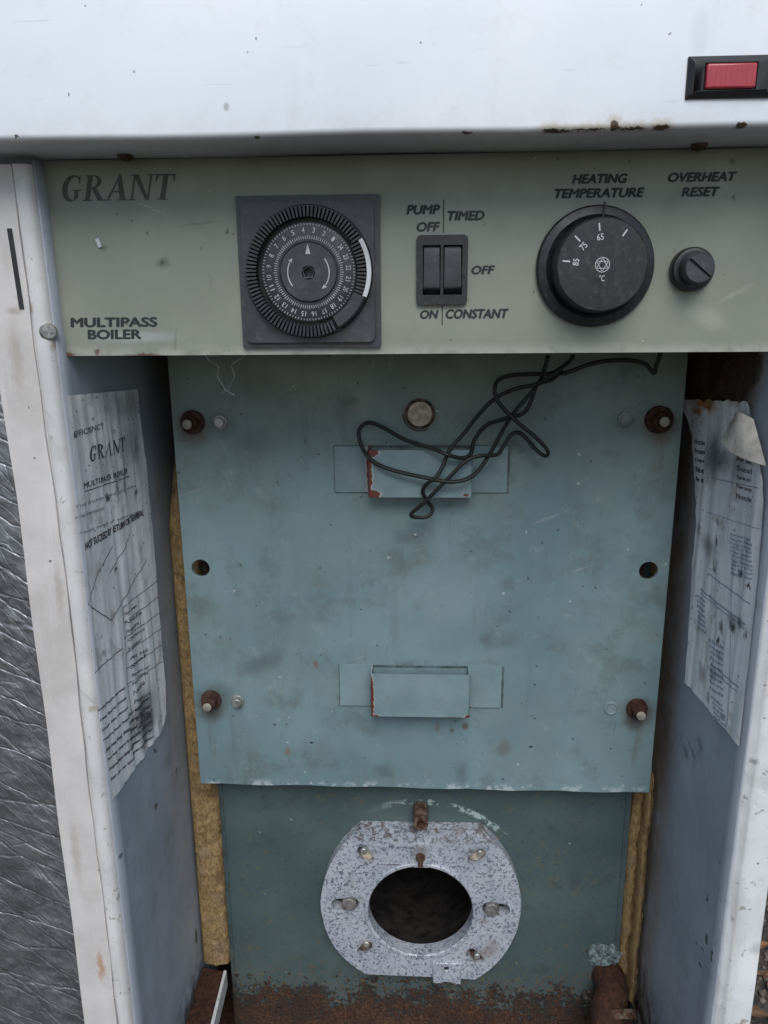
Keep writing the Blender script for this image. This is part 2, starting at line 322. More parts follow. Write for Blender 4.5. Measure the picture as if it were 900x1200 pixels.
def m_body():
    s = Sh('boiler_body_paint'); Y = 500; x, y, z = s.xyz()
    c = s.mix(s.ss(s.noise(14, 5, .6), .3, .7), (.052, .082, .088), (.076, .112, .112))
    c = s.mix(s.ss(s.noise(60, 6, .7), .52, .72, 0, .5), c, (.035, .05, .048))
    g = s.rag(.012, 120, 6)
    # yellow-green corrosion spots
    sp = s.math('MULTIPLY', s.ss(s.noise(280, 6, .78), .56, .64), s.ss(s.noise(24, 4, .6), .40, .58))
    c = s.mix(s.math('MULTIPLY', sp, .75), c, (.15, .12, .055))
    P = [((390, 933), 9, 4), ((418, 936), 9, 5), ((460, 938), 5, 4), ((596, 947), 5, 6), ((608, 966), 4, 5), ((650, 1035), 8, 9), ((677, 1045), 6, 6), ((295, 1110), 10, 4), ((635, 990), 5, 4), ((405, 945), 4, 5)]
    c = s.mix(s.math('MULTIPLY', s.mx(*[s.blob(W(aY(p[0], p[1], Y)), a, b, 0, (.2, 1.1), g) for p, a, b in P]), s.ss(s.noise(300, 6, .8), .48, .62, 0, .7)), c, (.17, .135, .065))
    # old gasket ring: chipped arc above the burner flange
    cen = W(aY(492, 1050, Y)); m = s.map((1, 1e3, .98), tuple(cen), (0, 0, 0), 'TEXTURE', s.rag(.003, 300, 4))
    d = s.vlen(m); ring = s.math('MULTIPLY', s.ss(d, .0815, .0835), s.ss(d, .0880, .0860))
    top = s.ss(z, cen[2]+.05, cen[2]+.066); rp = s.ss(x, cen[0]-.045, cen[0]+.01)
    rg = s.math('MULTIPLY', s.math('MULTIPLY', ring, top), rp)
    c = s.mix(s.math('MULTIPLY', rg, s.ss(s.noise(130, 5, .7), .48, .56)), c, (.34, .42, .42))
    c = s.mix(s.math('MULTIPLY', rg, s.ss(s.noise(170, 5, .7), .60, .66)), c, (.03, .03, .03))
    c = s.mix(s.math('MULTIPLY', s.specks(5, .06, .2, .45), .85), c, (.03, .03, .025))
    c = s.mix(s.math('MULTIPLY', s.specks(13, .03, .08, .35), .7), c, (.30, .35, .35))
    # rust climbing up from the bottom
    n = s.noise(45, 7, .72); n2 = s.noise(330, 5, .75)
    h = s.math('ADD', z, s.math('ADD', s.math('MULTIPLY', n, .125), s.math('MULTIPLY', n2, .085)))
    zr = W((0, 0, -526))[2]
    r = s.ss(h, zr+.110, zr+.092)
    pre = s.math('MULTIPLY', s.ss(h, zr+.150, zr+.105), s.ss(s.noise(420, 4, .7), .5, .6))
    c = s.mix(s.math('MULTIPLY', pre, .8), c, (.14, .085, .035))
    rc = s.mix(s.ss(s.noise(420, 6, .78), .42, .62), (.035, .016, .010), (.125, .058, .026))
    rc = s.mix(s.ss(s.noise(38, 5, .7), .42, .62, 0, .75), rc, (.03, .018, .014))
    c = s.mix(r, c, rc)
    # left side edge flaking
    le = s.math('MULTIPLY', s.ss(x, -.143, -.150), s.ss(s.noise(90, 6, .7), .42, .6))
    c = s.mix(s.math('MULTIPLY', le, .8), c, (.04, .045, .04))
    s.bump(s.noise(700, 5, .7), .0003, .4); s.bump(s.math('MULTIPLY', r, s.noise(160, 5, .8)), .003, .9); s.bump(s.noise(120, 5, .7), .0005, .25)
    return s.done(c, s.ss(r, 0, 1, .48, .85))

def m_handle(kind):
    s = Sh('handle_paint')
    c = s.mix(s.ss(s.noise(40, 4, .6), .3, .7), (.155, .23, .245), (.20, .285, .30))
    c = s.mix(s.ss(s.noise(120, 6, .7), .56, .70, 0, .4), c, (.14, .18, .19))
    c = s.mix(s.math('MULTIPLY', s.specks(6, .05, .14, .3), .8), c, (.35, .30, .28))
    g = s.rag(.0035, 420, 5)
    if kind == 0:
        P = [((432, 553), 2.6, 18), ((436, 530), 4.5, 3), ((437, 579), 5, 3), ((546, 580), 2, 1)]
    else:
        P = [((436, 817), 1.3, 18), ((438, 840), 4, 2), ((470, 842), 14, .9), ((530, 842), 14, 1.0), ((549, 840), 3, 2), ((497, 843), 30, .6)]
    Yp = 465
    for p, a, b in P:
        c = s.mix(s.blob(W(aY(p[0], p[1], Yp)), a*1.25, b*1.1, 0, (.7, 1), g, k=.8), c, (.50, .50, .50))
    for p, a, b in P:
        c = s.mix(s.blob(W(aY(p[0], p[1], Yp)), a, b, 0, (.75, 1), g), c, (.12, .032, .024))
    s.bump(s.noise(900, 3), .0002, .3)
    return s.done(c, .45)

def m_cast():
    s = Sh('speckled_cast_flange')
    v = s.noise(380, 5, .68, dist=.9)
    c = s.mix(s.ss(s.noise(40, 4), .3, .7), (.37, .405, .46), (.47, .505, .55))
    f = s.ss(v, .525, .565)
    c = s.mix(s.math('MULTIPLY', f, s.ss(s.noise(30, 3), .3, .7, .6, .95)), c, (.085, .10, .135))
    f2 = s.ss(s.noise(620, 4, .7), .60, .64, 0, .7)
    c = s.mix(f2, c, (.13, .13, .17))
    z = s.xyz()[2]
    top = s.ss(z, W((0, 0, -379.5))[2], W((0, 0, -376.5))[2])
    c = s.mix(s.math('MULTIPLY', top, s.ss(s.noise(200, 5, .7), .48, .6, 0, .8)), c, (.10, .08, .07))
    c = s.mix(s.ss(s.noise(50, 5, .7), .55, .72, 0, .55), c, (.20, .17, .15))
    g = s.rag(.008, 200, 5)
    for x, y in ((205, 428), (710, 447), (265, 250), (660, 250), (265, 572), (655, 605), (458, 235)):
        p = aY(340+x/3, 920+y/3, 488)
        c = s.mix(s.blob(W(p), 10, 8, 0, (.2, 1), g, k=.6), c, (.12, .105, .10))
    c = s.mix(s.blob(W(aY(575, 1115, 488)), 9, 13, .5, (.2, 1), g, k=.5), c, (.22, .16, .13))
    s.bump(v, .0006, .45); s.bump(s.noise(900, 3, .6), .0002, .3)
    return s.done(c, .5, .15)

def m_rust(name='rust', k=1.0, tint=None):
    s = Sh(name); c = rust_col(s, k)
    if tint: c = s.mix(s.ss(s.noise(200, 5, .7), .4, .65), c, tint)
    s.bump(s.noise(700, 5, .75), .0006, .8); return s.done(c, .85, 0, .3)

def m_paper(side):
    s = Sh('grimy_paper'); X = 175.2*side
    c = s.mix(s.ss(s.noise(22, 5, .6), .3, .7), (.74, .74, .75), (.88, .88, .89))
    st = s.noise(110, 5, .65, v=s.map((1, 1, .10)))
    c = s.mix(s.ss(st, .52, .76, 0, .38), c, (.42, .41, .41))
    c = s.mix(s.ss(s.noise(60, 6, .72), .53, .70, 0, .6), c, (.33, .30, .26))
    g = s.rag(.010, 160, 6)
    if side < 0:
        D = [((165, 835), 22, 20, .8), ((172, 850), 14, 12, .8), ((168, 870), 9, 9, .6), ((124, 545), 14, 22, .35), ((150, 520), 16, 18, .4), ((124, 583), 3, 3, .95), ((158, 578), 3, 4, .9), ((120, 765), 3, 3, .6), ((133, 668), 2, 2, 1), ((150, 475), 30, 12, .35), ((134, 572), 2, 16, .7), ((143, 560), 2, 22, .6), ((112, 520), 1.5, 18, .4), ((158, 530), 3, 20, .5), ((100, 490), 4, 20, .3), ((185, 760), 4, 12, .4), ((118, 905), 4, 6, .6)]
    else:
        D = [((838, 535), 14, 22, .8), ((850, 540), 12, 10, .6), ((868, 545), 10, 16, .5), ((832, 640), 12, 9, .6), ((842, 635), 3, 5, .95), ((870, 671), 3, 3.5, 1), ((880, 685), 2, 1.6, 1), ((861, 735), 4, 5, .95), ((860, 725), 6, 5, .6),
             ((848, 735), 3, 6, .85), ((844, 751), 2, 2, 1), ((870, 731), 4, 6, .8), ((840, 667), 2.5, 3, .9), ((876, 743), 2, 5, .8), ((825, 790), 6, 8, .4), ((838, 790), 5, 8, .5), ((845, 770), 7, 4, .45), ((832, 818), 3, 4, .7), ((849, 839), 3, 3, .7), ((842, 612), 3, 3, .5), ((822, 620), 5, 6, .6)]
    for p, a, b, k in D:
        c = s.mix(s.blob(W(aX(p[0], p[1], X)), a*1.4, b, 0, (.1, 1.05), g, 'YZ', k), c, (.045, .04, .045))
    c = s.mix(s.math('MULTIPLY', s.specks(6, .07, .18, .35), .75), c, (.06, .055, .055))
    if side > 0:
        for p, a, b, k, cc in [((830, 473), 22, 6, .95, (.42, .16, .05)), ((822, 482), 9, 4, .9, (.40, .13, .05)), ((836, 468), 14, 5, .9, (.36, .22, .07)), ((865, 472), 12, 4, .5, (.34, .2, .12))]:
            c = s.mix(s.blob(W(aX(p[0], p[1], X)), a, b, 0, (.3, 1.05), g, 'YZ', k), c, cc)
    s.bump(s.noise(45, 4, .6, v=s.map((1, 1, .3))), .002, .45); s.bump(s.noise(420, 4, .65), .0004, .4)
    return s.done(c, .65, 0, .35)

def m_foil():
    s = Sh('crinkled_foil')
    v0 = s.map(rot=(0, R(-30), 0), v=s.rag(.004, 60, 2))
    def facet(sc, st, rot=0):
        return s.vor(sc, s.map((1/st, 1, 1), v=s.map(rot=(0, R(rot), 0), v=v0)))
    def crease(sc, st, wd_, rot=0):
        return s.ss(s.vor(sc, s.map((1/st, 1, 1), v=s.map(rot=(0, R(rot), 0), v=v0)), 'DISTANCE_TO_EDGE'), 0, wd_)
    a = facet(70, 2.6); b = facet(190, 1.9, -9); k = s.noise(420, 3, .6)
    s.bump(s.noise(20, 3, .5, v=s.map((1, 1, 2), v=v0)), .004, .5)
    s.bump(a, .0013, .5); s.bump(b, .0011, .55)
    s.bump(crease(60, 4, .05, 4), .0005, .6); s.bump(crease(130, 3, .06, -24), .0003, .5); s.bump(k, .0003, .5)
    c = s.mix(s.ss(s.noise(60, 4, .6), .35, .65), (.24, .245, .26), (.36, .37, .39))
    c = s.mix(s.ss(s.noise(22, 4), .5, .7, 0, .5), c, (.2, .19, .2))
    return s.done(c, s.ss(k, .3, .7, .40, .56), .85)

def m_wool():
    s = Sh('yellow_glass_wool')
    f = s.noise(500, 6, .8, v=s.map((1, 1, .4))); b = s.noise(45, 5, .6)
    c = s.mix(s.ss(f, .3, .7), (.24, .15, .065), (.56, .40, .20))
    c = s.mix(s.ss(b, .5, .72, 0, .7), c, (.40, .31, .22))
    z = s.xyz()[2]
    c = s.mix(s.math('MULTIPLY', s.ss(s.noise(70, 6, .7), .52, .66), .6), c, (.13, .07, .035))
    s.bump(f, .003, .9); s.bump(b, .003, .5)
    return s.done(c, .95, 0, .1)

def m_ground():
    s = Sh('brown_soil')
    a = s.noise(60, 7, .7); d = s.vor(90)
    c = s.mix(s.ss(a, .3, .7), (.035, .028, .024), (.13, .105, .085))
    c = s.mix(s.ss(s.noise(400, 4, .7), .55, .7, 0, .6), c, (.2, .17, .14))
    s.bump(a, .01, 1); s.bump(d, .004, .5); return s.done(c, .9)

MAT = {}
def mats():
    M = MAT
    M['cover'] = m_cover(); M['caseL'] = m_casing(-1); M['caseR'] = m_casing(1)
    M['flL'] = m_flange(-1); M['flR'] = m_flange(1); M['strip'] = m_strip(); M['panel'] = m_panel()
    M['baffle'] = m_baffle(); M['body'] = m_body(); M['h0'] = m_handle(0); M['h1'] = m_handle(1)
    M['cast'] = m_cast(); M['rust'] = m_rust('rust'); M['redrust'] = m_rust('red_rust', 1.5, (.085, .05, .042)); M['greyrust'] = m_rust('worn_steel_rust', 1.4, (.16, .12, .09))
    M['paperL'] = m_paper(-1); M['paperR'] = m_paper(1); M['foil'] = m_foil(); M['wool'] = m_wool(); M['ground'] = m_ground()
    M['plastic'] = simple('grey_black_plastic', (.038, .041, .050), .42, dust=.10)
    M['plastic2'] = simple('black_knob_plastic', (.017, .018, .022), .40, dust=.10)
    M['plastic3'] = simple('dark_dial_plastic', (.028, .030, .037), .5, dust=.12)
    M['rocker'] = simple('rocker_plastic', (.030, .032, .038), .3, dust=.08)
    M['black'] = simple('black_plastic', (.018, .018, .020), .45)
    M['hole'] = simple('sooty_steel', (.012, .011, .010), .9, mott=.5)
    M['soot'] = simple('sooty_chamber', (.013, .011, .010), .8, mott=.6, dust=.05)
    M['ink'] = simple('dark_print', (.018, .022, .024), .6, mott=.2)
    M['inkG'] = simple('grey_green_print', (.060, .070, .060), .6, mott=.25)
    M['inkP'] = simple('label_print', (.06, .06, .07), .7, mott=.3)
    M['inkF'] = simple('faint_label_print', (.22, .22, .25), .7, mott=.3)
    M['inkB'] = simple('faded_blue_print', (.22, .26, .38), .7, mott=.3)
    M['white'] = simple('white_print', (.52, .54, .56), .5, mott=.12)
    M['dimwhite'] = simple('worn_white_print', (.44, .45, .47), .5, mott=.25)
    M['red'] = None
    s = Sh('red_lens'); 
    c = s.mix(s.ss(s.noise(60, 3), .3, .7), (.36, .03, .045), (.45, .05, .065)); s.bump(s.noise(500, 2), .0002, .2)
    s.b.inputs['Coat Weight'].default_value = .3
    M['red'] = s.done(c, .35)
    M['steel'] = simple('dull_zinc', (.33, .33, .31), .45, .6, .35, dust=.3)
    M['oldsteel'] = simple('weathered_bolt_steel', (.17, .165, .16), .6, .4, .45, dust=.3, sc=2)
    M['brightsteel'] = simple('bright_stud_end', (.26, .24, .20), .5, .4, .35)
    M['cable'] = simple('black_cable_sheath', (.008, .011, .010), .55, mott=.3, dust=.03)
    M['wire'] = simple('pale_wire', (.45, .48, .48), .4, .3)
    M['beige'] = simple('beige_filler', (.45, .38, .29), .8, mott=.4, sc=3)
    M['curl'] = simple('paper_back', (.56, .53, .47), .7, mott=.3, bump=.5)
    M['lime'] = simple('limescale_paint_chip', (.12, .16, .16), .85, mott=.8, sc=4)
    M['pebble'] = simple('pebbles', (.13, .105, .085), .9, mott=.6, sc=1.5)
    M['leaf'] = simple('dry_leaf', (.17, .09, .045), .9, mott=.5)
    M['dirt'] = simple('dirt_crumbs', (.07, .055, .045), .95, mott=.5, sc=3)
mats()

# ------------------------------------------------------------------ mesh helper (all in mm)
def frame(c, axis=(0, -1, 0), up=(0, 0, 1)):
    """columns: local x (right), local y (up), local z (axis)"""
    z = Vector(axis).normalized(); y = Vector(up); y = (y - z*y.dot(z)).normalized(); x = y.cross(z)
    m = Matrix((x, y, z)).transposed().to_4x4(); return Matrix.Translation(Vector(c)) @ m

class MB:
    def __init__(s): s.bm = bmesh.new()
    def quadgrid(s, f, nu, nv, closeu=False):
        vs = [[s.bm.verts.new(f(i/nu, j/nv)) for j in range(nv+1)] for i in range(nu if closeu else nu+1)]
        for i in range(nu):
            a = vs[i]; b = vs[(i+1) % len(vs)]
            for j in range(nv):
                try: s.bm.faces.new((a[j], b[j], b[j+1], a[j+1]))
                except ValueError: pass
        return s
    def box(s, x0, x1, y0, y1, z0, z1, m=None):
        P = [Vector((x, y, z)) for x in (x0, x1) for y in (y0, y1) for z in (z0, z1)]
        if m: P = [m @ p for p in P]
        v = [s.bm.verts.new(p) for p in P]
        for f in ((0, 1, 3, 2), (4, 6, 7, 5), (0, 4, 5, 1), (2, 3, 7, 6), (0, 2, 6, 4), (1, 5, 7, 3)):
            s.bm.faces.new([v[i] for i in f])
        return s
    def lathe(s, prof, m, n=48, a0=0, a1=2*math.pi):
        full = abs(a1-a0-2*math.pi) < 1e-6
        rings = []
        for k in range(n if full else n+1):
            a = a0+(a1-a0)*k/n
            rings.append([s.bm.verts.new(m @ Vector((r*math.sin(a), r*math.cos(a), h))) for r, h in prof])
        N = len(rings)
        for k in range(N if full else N-1):
            A, B_ = rings[k], rings[(k+1) % N]
            for j in range(len(prof)-1):
                s.bm.faces.new((A[j], B_[j], B_[j+1], A[j+1]))
        if full:
            for j in (0, -1):
                if prof[j][0] > 1e-6 and (prof[0] != prof[-1]):
                    pass
        return s
    def disc(s, r, h, m, n=48):
        v = [s.bm.verts.new(m @ Vector((r*math.sin(2*math.pi*k/n), r*math.cos(2*math.pi*k/n), h))) for k in range(n)]
        s.bm.faces.new(v); return s
    def prism(s, poly, m, h0, h1):
        a = [s.bm.verts.new(m @ Vector((x, y, h0))) for x, y in poly]; b = [s.bm.verts.new(m @ Vector((x, y, h1))) for x, y in poly]
        n = len(poly); s.bm.faces.new(a[::-1]); s.bm.faces.new(b)
        for i in range(n): s.bm.faces.new((a[i], a[(i+1) % n], b[(i+1) % n], b[i]))
        return s
    def tube(s, pts, r, n=10, sub=6, cap=True):
        P = [Vector(p) for p in pts]
        if sub > 1:
            Q = []
            for i in range(len(P)-1):
                p0 = P[max(0, i-1)]; p1 = P[i]; p2 = P[i+1]; p3 = P[min(len(P)-1, i+2)]
                for k in range(sub):
                    t = k/sub
                    Q.append(.5*((2*p1)+(-p0+p2)*t+(2*p0-5*p1+4*p2-p3)*t*t+(-p0+3*p1-3*p2+p3)*t**3))
            Q.append(P[-1]); P = Q
        up = Vector((0, 1, 0)); rings = []
        for i, p in enumerate(P):
            t = (P[min(i+1, len(P)-1)]-P[max(i-1, 0)]).normalized()
            u = up - t*up.dot(t)
            if u.length < .05: u = t.orthogonal()
            u.normalize(); up = u; v = t.cross(u)
            rr = r(i/(len(P)-1)) if callable(r) else r
            rings.append([s.bm.verts.new(p+(u*math.cos(a)+v*math.sin(a))*rr) for a in [2*math.pi*k/n for k in range(n)]])
        for A, B_ in zip(rings, rings[1:]):
            for k in range(n): s.bm.faces.new((A[k], A[(k+1) % n], B_[(k+1) % n], B_[k]))
        if cap: s.bm.faces.new(rings[0][::-1]); s.bm.faces.new(rings[-1])
        return s
    def plate(s, outer, holes, m, h0, h1):
        """flat plate with holes, from a filled 2D curve"""
        cu = bpy.data.curves.new('t', 'CURVE'); cu.dimensions = '2D'; cu.fill_mode = 'BOTH'; cu.extrude = abs(h1-h0)/2
        for poly in [outer]+holes:
            sp = cu.splines.new('POLY'); sp.points.add(len(poly)-1); sp.use_cyclic_u = True
            for q, (x, y) in zip(sp.points, poly): q.co = (x, y, 0, 1)
        o = bpy.data.objects.new('t', cu); me = bpy.data.meshes.new_from_object(o)
        me.transform(m @ Matrix.Translation((0, 0, (h0+h1)/2))); s.bm.from_mesh(me)
        bpy.data.objects.remove(o); bpy.data.curves.remove(cu); bpy.data.meshes.remove(me)
        bmesh.ops.remove_doubles(s.bm, verts=s.bm.verts, dist=1e-4); return s
    def build(s, name, mat, parent=None, bev=0, smooth=35, origin=None, seg=2, local=False):
        if not local:
            for v in s.bm.verts: v.co = W(v.co)
        else:
            for v in s.bm.verts: v.co = v.co/1000
        if origin is not None:
            og = W(Vector(origin))
            for v in s.bm.verts: v.co -= og
        bmesh.ops.recalc_face_normals(s.bm, faces=s.bm.faces)
        me = bpy.data.meshes.new(name); s.bm.to_mesh(me); s.bm.free()
        me.materials.append(mat)
        for p in me.polygons: p.use_smooth = True
        me.set_sharp_from_angle(angle=R(smooth))
        o = bpy.data.objects.new(name, me); COL.objects.link(o)
        if origin is not None: o.location = og
        if parent is not None:
            o.parent = parent
            if origin is not None:
                pl = parent.location.copy(); q = parent.parent
                while q: pl += q.location; q = q.parent
                o.location = og - pl
        if bev:
            b = o.modifiers.new('bevel', 'BEVEL'); b.width = bev/1000; b.segments = seg; b.limit_method = 'ANGLE'; b.angle_limit = R(40)
        return o

def tag(o, label=None, cat=None, group=None, kind=None):
    for k, v in (('label', label), ('category', cat), ('group', group), ('kind', kind)):
        if v: o[k] = v
    return o
def circ(cx, cy, r, n=40): return [(cx+r*math.cos(2*math.pi*k/n), cy+r*math.sin(2*math.pi*k/n)) for k in range(n)]
def rrect(x0, x1, y0, y1, r, n=6):
    out = []
    for cx, cy, a in ((x1-r, y1-r, 0), (x0+r, y1-r, 90), (x0+r, y0+r, 180), (x1-r, y0+r, 270)):
        for k in range(n+1):
            t = R(a+90*k/n); out.append((cx+r*math.cos(t), cy+r*math.sin(t)))
    return out
def text_mesh(body, size=1, shear=0, bold=0, spacing=1):
    cu = bpy.data.curves.new('t', 'FONT'); cu.body = body; cu.size = size; cu.shear = shear; cu.offset = bold; cu.extrude = 0
    cu.space_character = spacing; cu.resolution_u = 3
    o = bpy.data.objects.new('t', cu); me = bpy.data.meshes.new_from_object(o)
    bpy.data.objects.remove(o); bpy.data.curves.remove(cu); return me
def put_text(mb, body, p0, p1, ptop, nrm, th=.12, shear=.25, bold=.02, warp=None, spacing=1, lift=0):
    """text fitted in the parallelogram p0 (bottom left), p1 (bottom right), ptop (top left); nrm = mm vector out of the surface"""
    me = text_mesh(body, 1, shear, 0, spacing)
    xs = [v.co.x for v in me.vertices]; ys = [v.co.y for v in me.vertices]
    x0, x1, y0, y1 = min(xs), max(xs), min(ys), max(ys)
    p0, p1, ptop, nrm = map(Vector, (p0, p1, ptop, nrm))
    tb = bmesh.new(); tb.from_mesh(me); bpy.data.meshes.remove(me)
    r = bmesh.ops.extrude_face_region(tb, geom=tb.faces[:])
    top = {e for e in r['geom'] if isinstance(e, bmesh.types.BMVert)}
    base = {v: v.co.copy() for v in tb.verts}
    offs = [(0, 0)] if bold <= 0 else [(bold, 0), (-bold, 0), (0, bold*.8), (0, -bold*.8), (0, 0)]
    for n_, (ox, oy) in enumerate(offs):
        for v in tb.verts:
            b = base[v]
            u = (b.x+ox-x0+bold)/(x1-x0+2*bold); t = (b.y+oy-y0+bold)/(y1-y0+2*bold)
            q = p0+(p1-p0)*u+(ptop-p0)*t
            if warp: q = warp(q)
            v.co = q + nrm*(lift+(th+.006*n_ if v in top else 0))
        tm = bpy.data.meshes.new('t'); tb.to_mesh(tm); mb.bm.from_mesh(tm); bpy.data.meshes.remove(tm)
    tb.free()
    return mb

# serif italic lettering drawn by hand: polygons in a unit box per letter
def arcpoly(cx, cy, rx, ry, ix, iy, irx, iry, a0, a1, n=14):
    o = [(cx+rx*math.cos(R(a0+(a1-a0)*k/n)), cy+ry*math.sin(R(a0+(a1-a0)*k/n))) for k in range(n+1)]
    i = [(ix+irx*math.cos(R(a0+(a1-a0)*k/n)), iy+iry*math.sin(R(a0+(a1-a0)*k/n))) for k in range(n+1)]
    return [[o[k], o[k+1], i[k+1], i[k]] for k in range(n)]
SER = {
 'G': (.92, arcpoly(.46, .5, .46, .52, .54, .5, .29, .445, 52, 318)+[[(.72, .98), (.80, 1.0), (.80, .68), (.77, .68), (.70, .88)], [(.60, .05), (.78, .10), (.78, .42), (.60, .42)], [(.50, .40), (.90, .40), (.90, .45), (.50, .45)]]),
 'R': (.95, [[(.11, .0), (.33, .0), (.33, 1), (.11, 1)], [(0, 0), (.44, 0), (.44, .05), (0, .05)], [(0, .95), (.35, .95), (.35, 1), (0, 1)]]+arcpoly(.36, .74, .40, .26, .36, .75, .21, .20, 90, -90)+[[(.31, .95), (.38, .95), (.38, 1), (.31, 1)], [(.31, .48), (.38, .48), (.38, .54), (.31, .54)], [(.34, .50), (.56, .50), (.96, .0), (.70, .0)], [(.68, 0), (1.02, 0), (1.02, .05), (.68, .05)]]),
 'A': (.98, [[(.04, .0), (.15, .0), (.52, .92), (.50, 1.02)], [(.45, 1.02), (.57, 1.02), (.93, .0), (.66, .0), (.42, .85)], [(.22, .32), (.72, .32), (.72, .37), (.24, .37)], [(-.04, 0), (.26, 0), (.26, .045), (-.04, .045)], [(.56, 0), (1.0, 0), (1.0, .045), (.56, .045)]]),
 'N': (1.0, [[(.08, 0), (.17, 0), (.17, 1), (.08, 1)], [(.82, 0), (.91, 0), (.91, 1), (.82, 1)], [(.04, 1), (.30, 1), (.91, 0), (.76, 0)], [(-.04, 0), (.30, 0), (.30, .045), (-.04, .045)], [(-.04, .955), (.20, .955), (.20, 1), (-.04, 1)], [(.70, .955), (1.04, .955), (1.04, 1), (.70, 1)]]),
 'T': (.85, [[(.32, 0), (.55, 0), (.55, .97), (.32, .97)], [(.0, .94), (.87, .94), (.87, 1), (.0, 1)], [(.0, .70), (.04, .70), (.12, .95), (.0, .97)], [(.87, .70), (.83, .70), (.75, .95), (.87, .97)], [(.20, 0), (.67, 0), (.67, .045), (.20, .045)]]),
}
def serif_word(mb, word, p0, p1, ptop, nrm, th=.12, slant=.22, gap=.10, warp=None):
    p0, p1, ptop, nrm = map(Vector, (p0, p1, ptop, nrm))
    tot = sum(SER[c][0] for c in word)+gap*(len(word)-1); x = 0; k = 0
    for c in word:
        for poly in SER[c][1]:
            k += 1; lo, hi = [], []
            for a, b in poly:
                q = p0+(p1-p0)*((x+a+slant*b)/tot)+(ptop-p0)*b
                if warp: q = warp(q)
                lo.append(mb.bm.verts.new(q+nrm*.02)); hi.append(mb.bm.verts.new(q+nrm*(th+.004*(k % 9))))
            n = len(lo)
            mb.bm.faces.new(hi); mb.bm.faces.new(lo[::-1])
            for i in range(n): mb.bm.faces.new((lo[i], lo[(i+1) % n], hi[(i+1) % n], hi[i]))
        x += SER[c][0]+gap
    return mb

def hexhead(mb, m, r, h0, h1, ch=.12):
    pts = [(r*math.cos(R(60*k)), r*math.sin(R(60*k))) for k in range(6)]
    mb.prism(pts, m, h0, h1-ch*r)
    mb.lathe([(r*.93, h1-ch*r), (r*.82, h1), (0, h1)], m, 18)
    return mb

# ================================================================== THE GROUND
g = MB()
def gf(u, v):
    x = (u-.5)*60000; y = (v-.5)*60000
    return Vector((x, y+490, -620))
g.quadgrid(gf, 6, 6); o = g.build('ground', MAT['ground']); tag(o, kind='structure')
g = MB()
for k in range(1500):
    x = random.uniform(140, 420); y = random.uniform(430, 900); r = random.uniform(1.2, 5.5)**1
    c = Vector((x, y, -620+r*.3)); q = Matrix.Rotation(random.random()*6, 3, 'Z')
    tmp = bmesh.ops.create_icosphere(g.bm, subdivisions=1, radius=r)
    sx, sy, sz = random.uniform(.7, 1.3), random.uniform(.7, 1.3), random.uniform(.4, .8)
    for v in tmp['verts']:
        d = 1+.25*mnoise.noise(v.co*.5+Vector((k, 0, 0)))
        v.co = q @ Vector((v.co.x*sx*d, v.co.y*sy*d, v.co.z*sz*d)) + c
o = g.build('gravel', MAT['pebble'], smooth=25); tag(o, kind='stuff', label='brown gravel and grit on the soil beside the boiler')
g = MB()
for k in range(160):
    x = random.uniform(150, 420); y = random.uniform(430, 850); a = random.random()*6.28; L = random.uniform(5, 16); wd_ = L*random.uniform(.25, .5)
    m = frame((x, y, -615+random.random()*3), (random.uniform(-.4, .4), random.uniform(-.4, .4), 1), (math.cos(a), math.sin(a), 0))
    g.quadgrid(lambda u, v: m @ Vector(((u-.5)*wd_*2*math.sin(math.pi*min(.98, max(.02, v))), (v-.5)*L*2, 2*abs(u-.5)*2)), 2, 5)
o = g.build('leaf_litter', MAT['leaf']); tag(o, kind='stuff', label='dry brown leaf litter on the soil beside the boiler')

# ================================================================== THE BOILER
boiler = bpy.data.objects.new('oil_boiler', None); COL.objects.link(boiler)
boiler.empty_display_size = .1
tag(boiler, 'old opened white boiler with sage control panel, blue grey baffle plate and burner flange', 'boiler')

# ---- top cover: front face with rolled lower edge, underside, top
g = MB(); XL, XR = -222, 222; YF, ZB = 345, 73
prof = [(YF+40.5, ZB-1.5), (YF+5, ZB-1.0)]
for k in range(7):
    a = R(90-90*k/6); prof.append((YF+5-5*math.cos(a)*1.0, ZB+4-5*math.sin(a)))
prof = [(YF+44, ZB-.6), (YF+2.6, ZB-.6)]+[(YF+2.6-2.6*math.sin(R(15*k)), ZB+2.0-2.6*math.cos(R(15*k))) for k in range(1, 7)]+[(YF, 230), (YF+6, 238), (900, 245)]
n = len(prof)
segs = 24
vs = [[g.bm.verts.new((XL+(XR-XL)*i/segs, y+ (.35*math.sin(i*.9+z*.02)), z+(.25*math.sin(i*.7) if z < 90 else 0))) for y, z in prof] for i in range(segs+1)]
for i in range(segs):
    for j in range(n-1): g.bm.faces.new((vs[i][j], vs[i+1][j], vs[i+1][j+1], vs[i][j+1]))
cov = g.build('top_cover', MAT['cover'], boiler, smooth=60)
m = cov.modifiers.new('thick', 'SOLIDIFY'); m.thickness = .0012; m.offset = -1
# cover ends
for xx in (XL-1.2, XR+.1):
    g = MB(); g.box(xx, xx+1.1, YF+1, 900, ZB+1, 236); g.build('cover_end', MAT['cover'], cov)
# underside screws
for px, py in ((147, 186), (819, 174)):
    p = aY(px, py, 377); mm = frame((p.x, 377, 72.2), (0, -.25, -1), (0, 1, 0)); g = MB()
    g.lathe([(3.6, 0), (3.6, .8), (2.9, 1.6), (0, 1.8)], mm, 20); g.box(-2.6, 2.6, -.4, .4, 1.6, 2.1, mm)
    g.build('cover_screw', MAT['greyrust'], boiler)

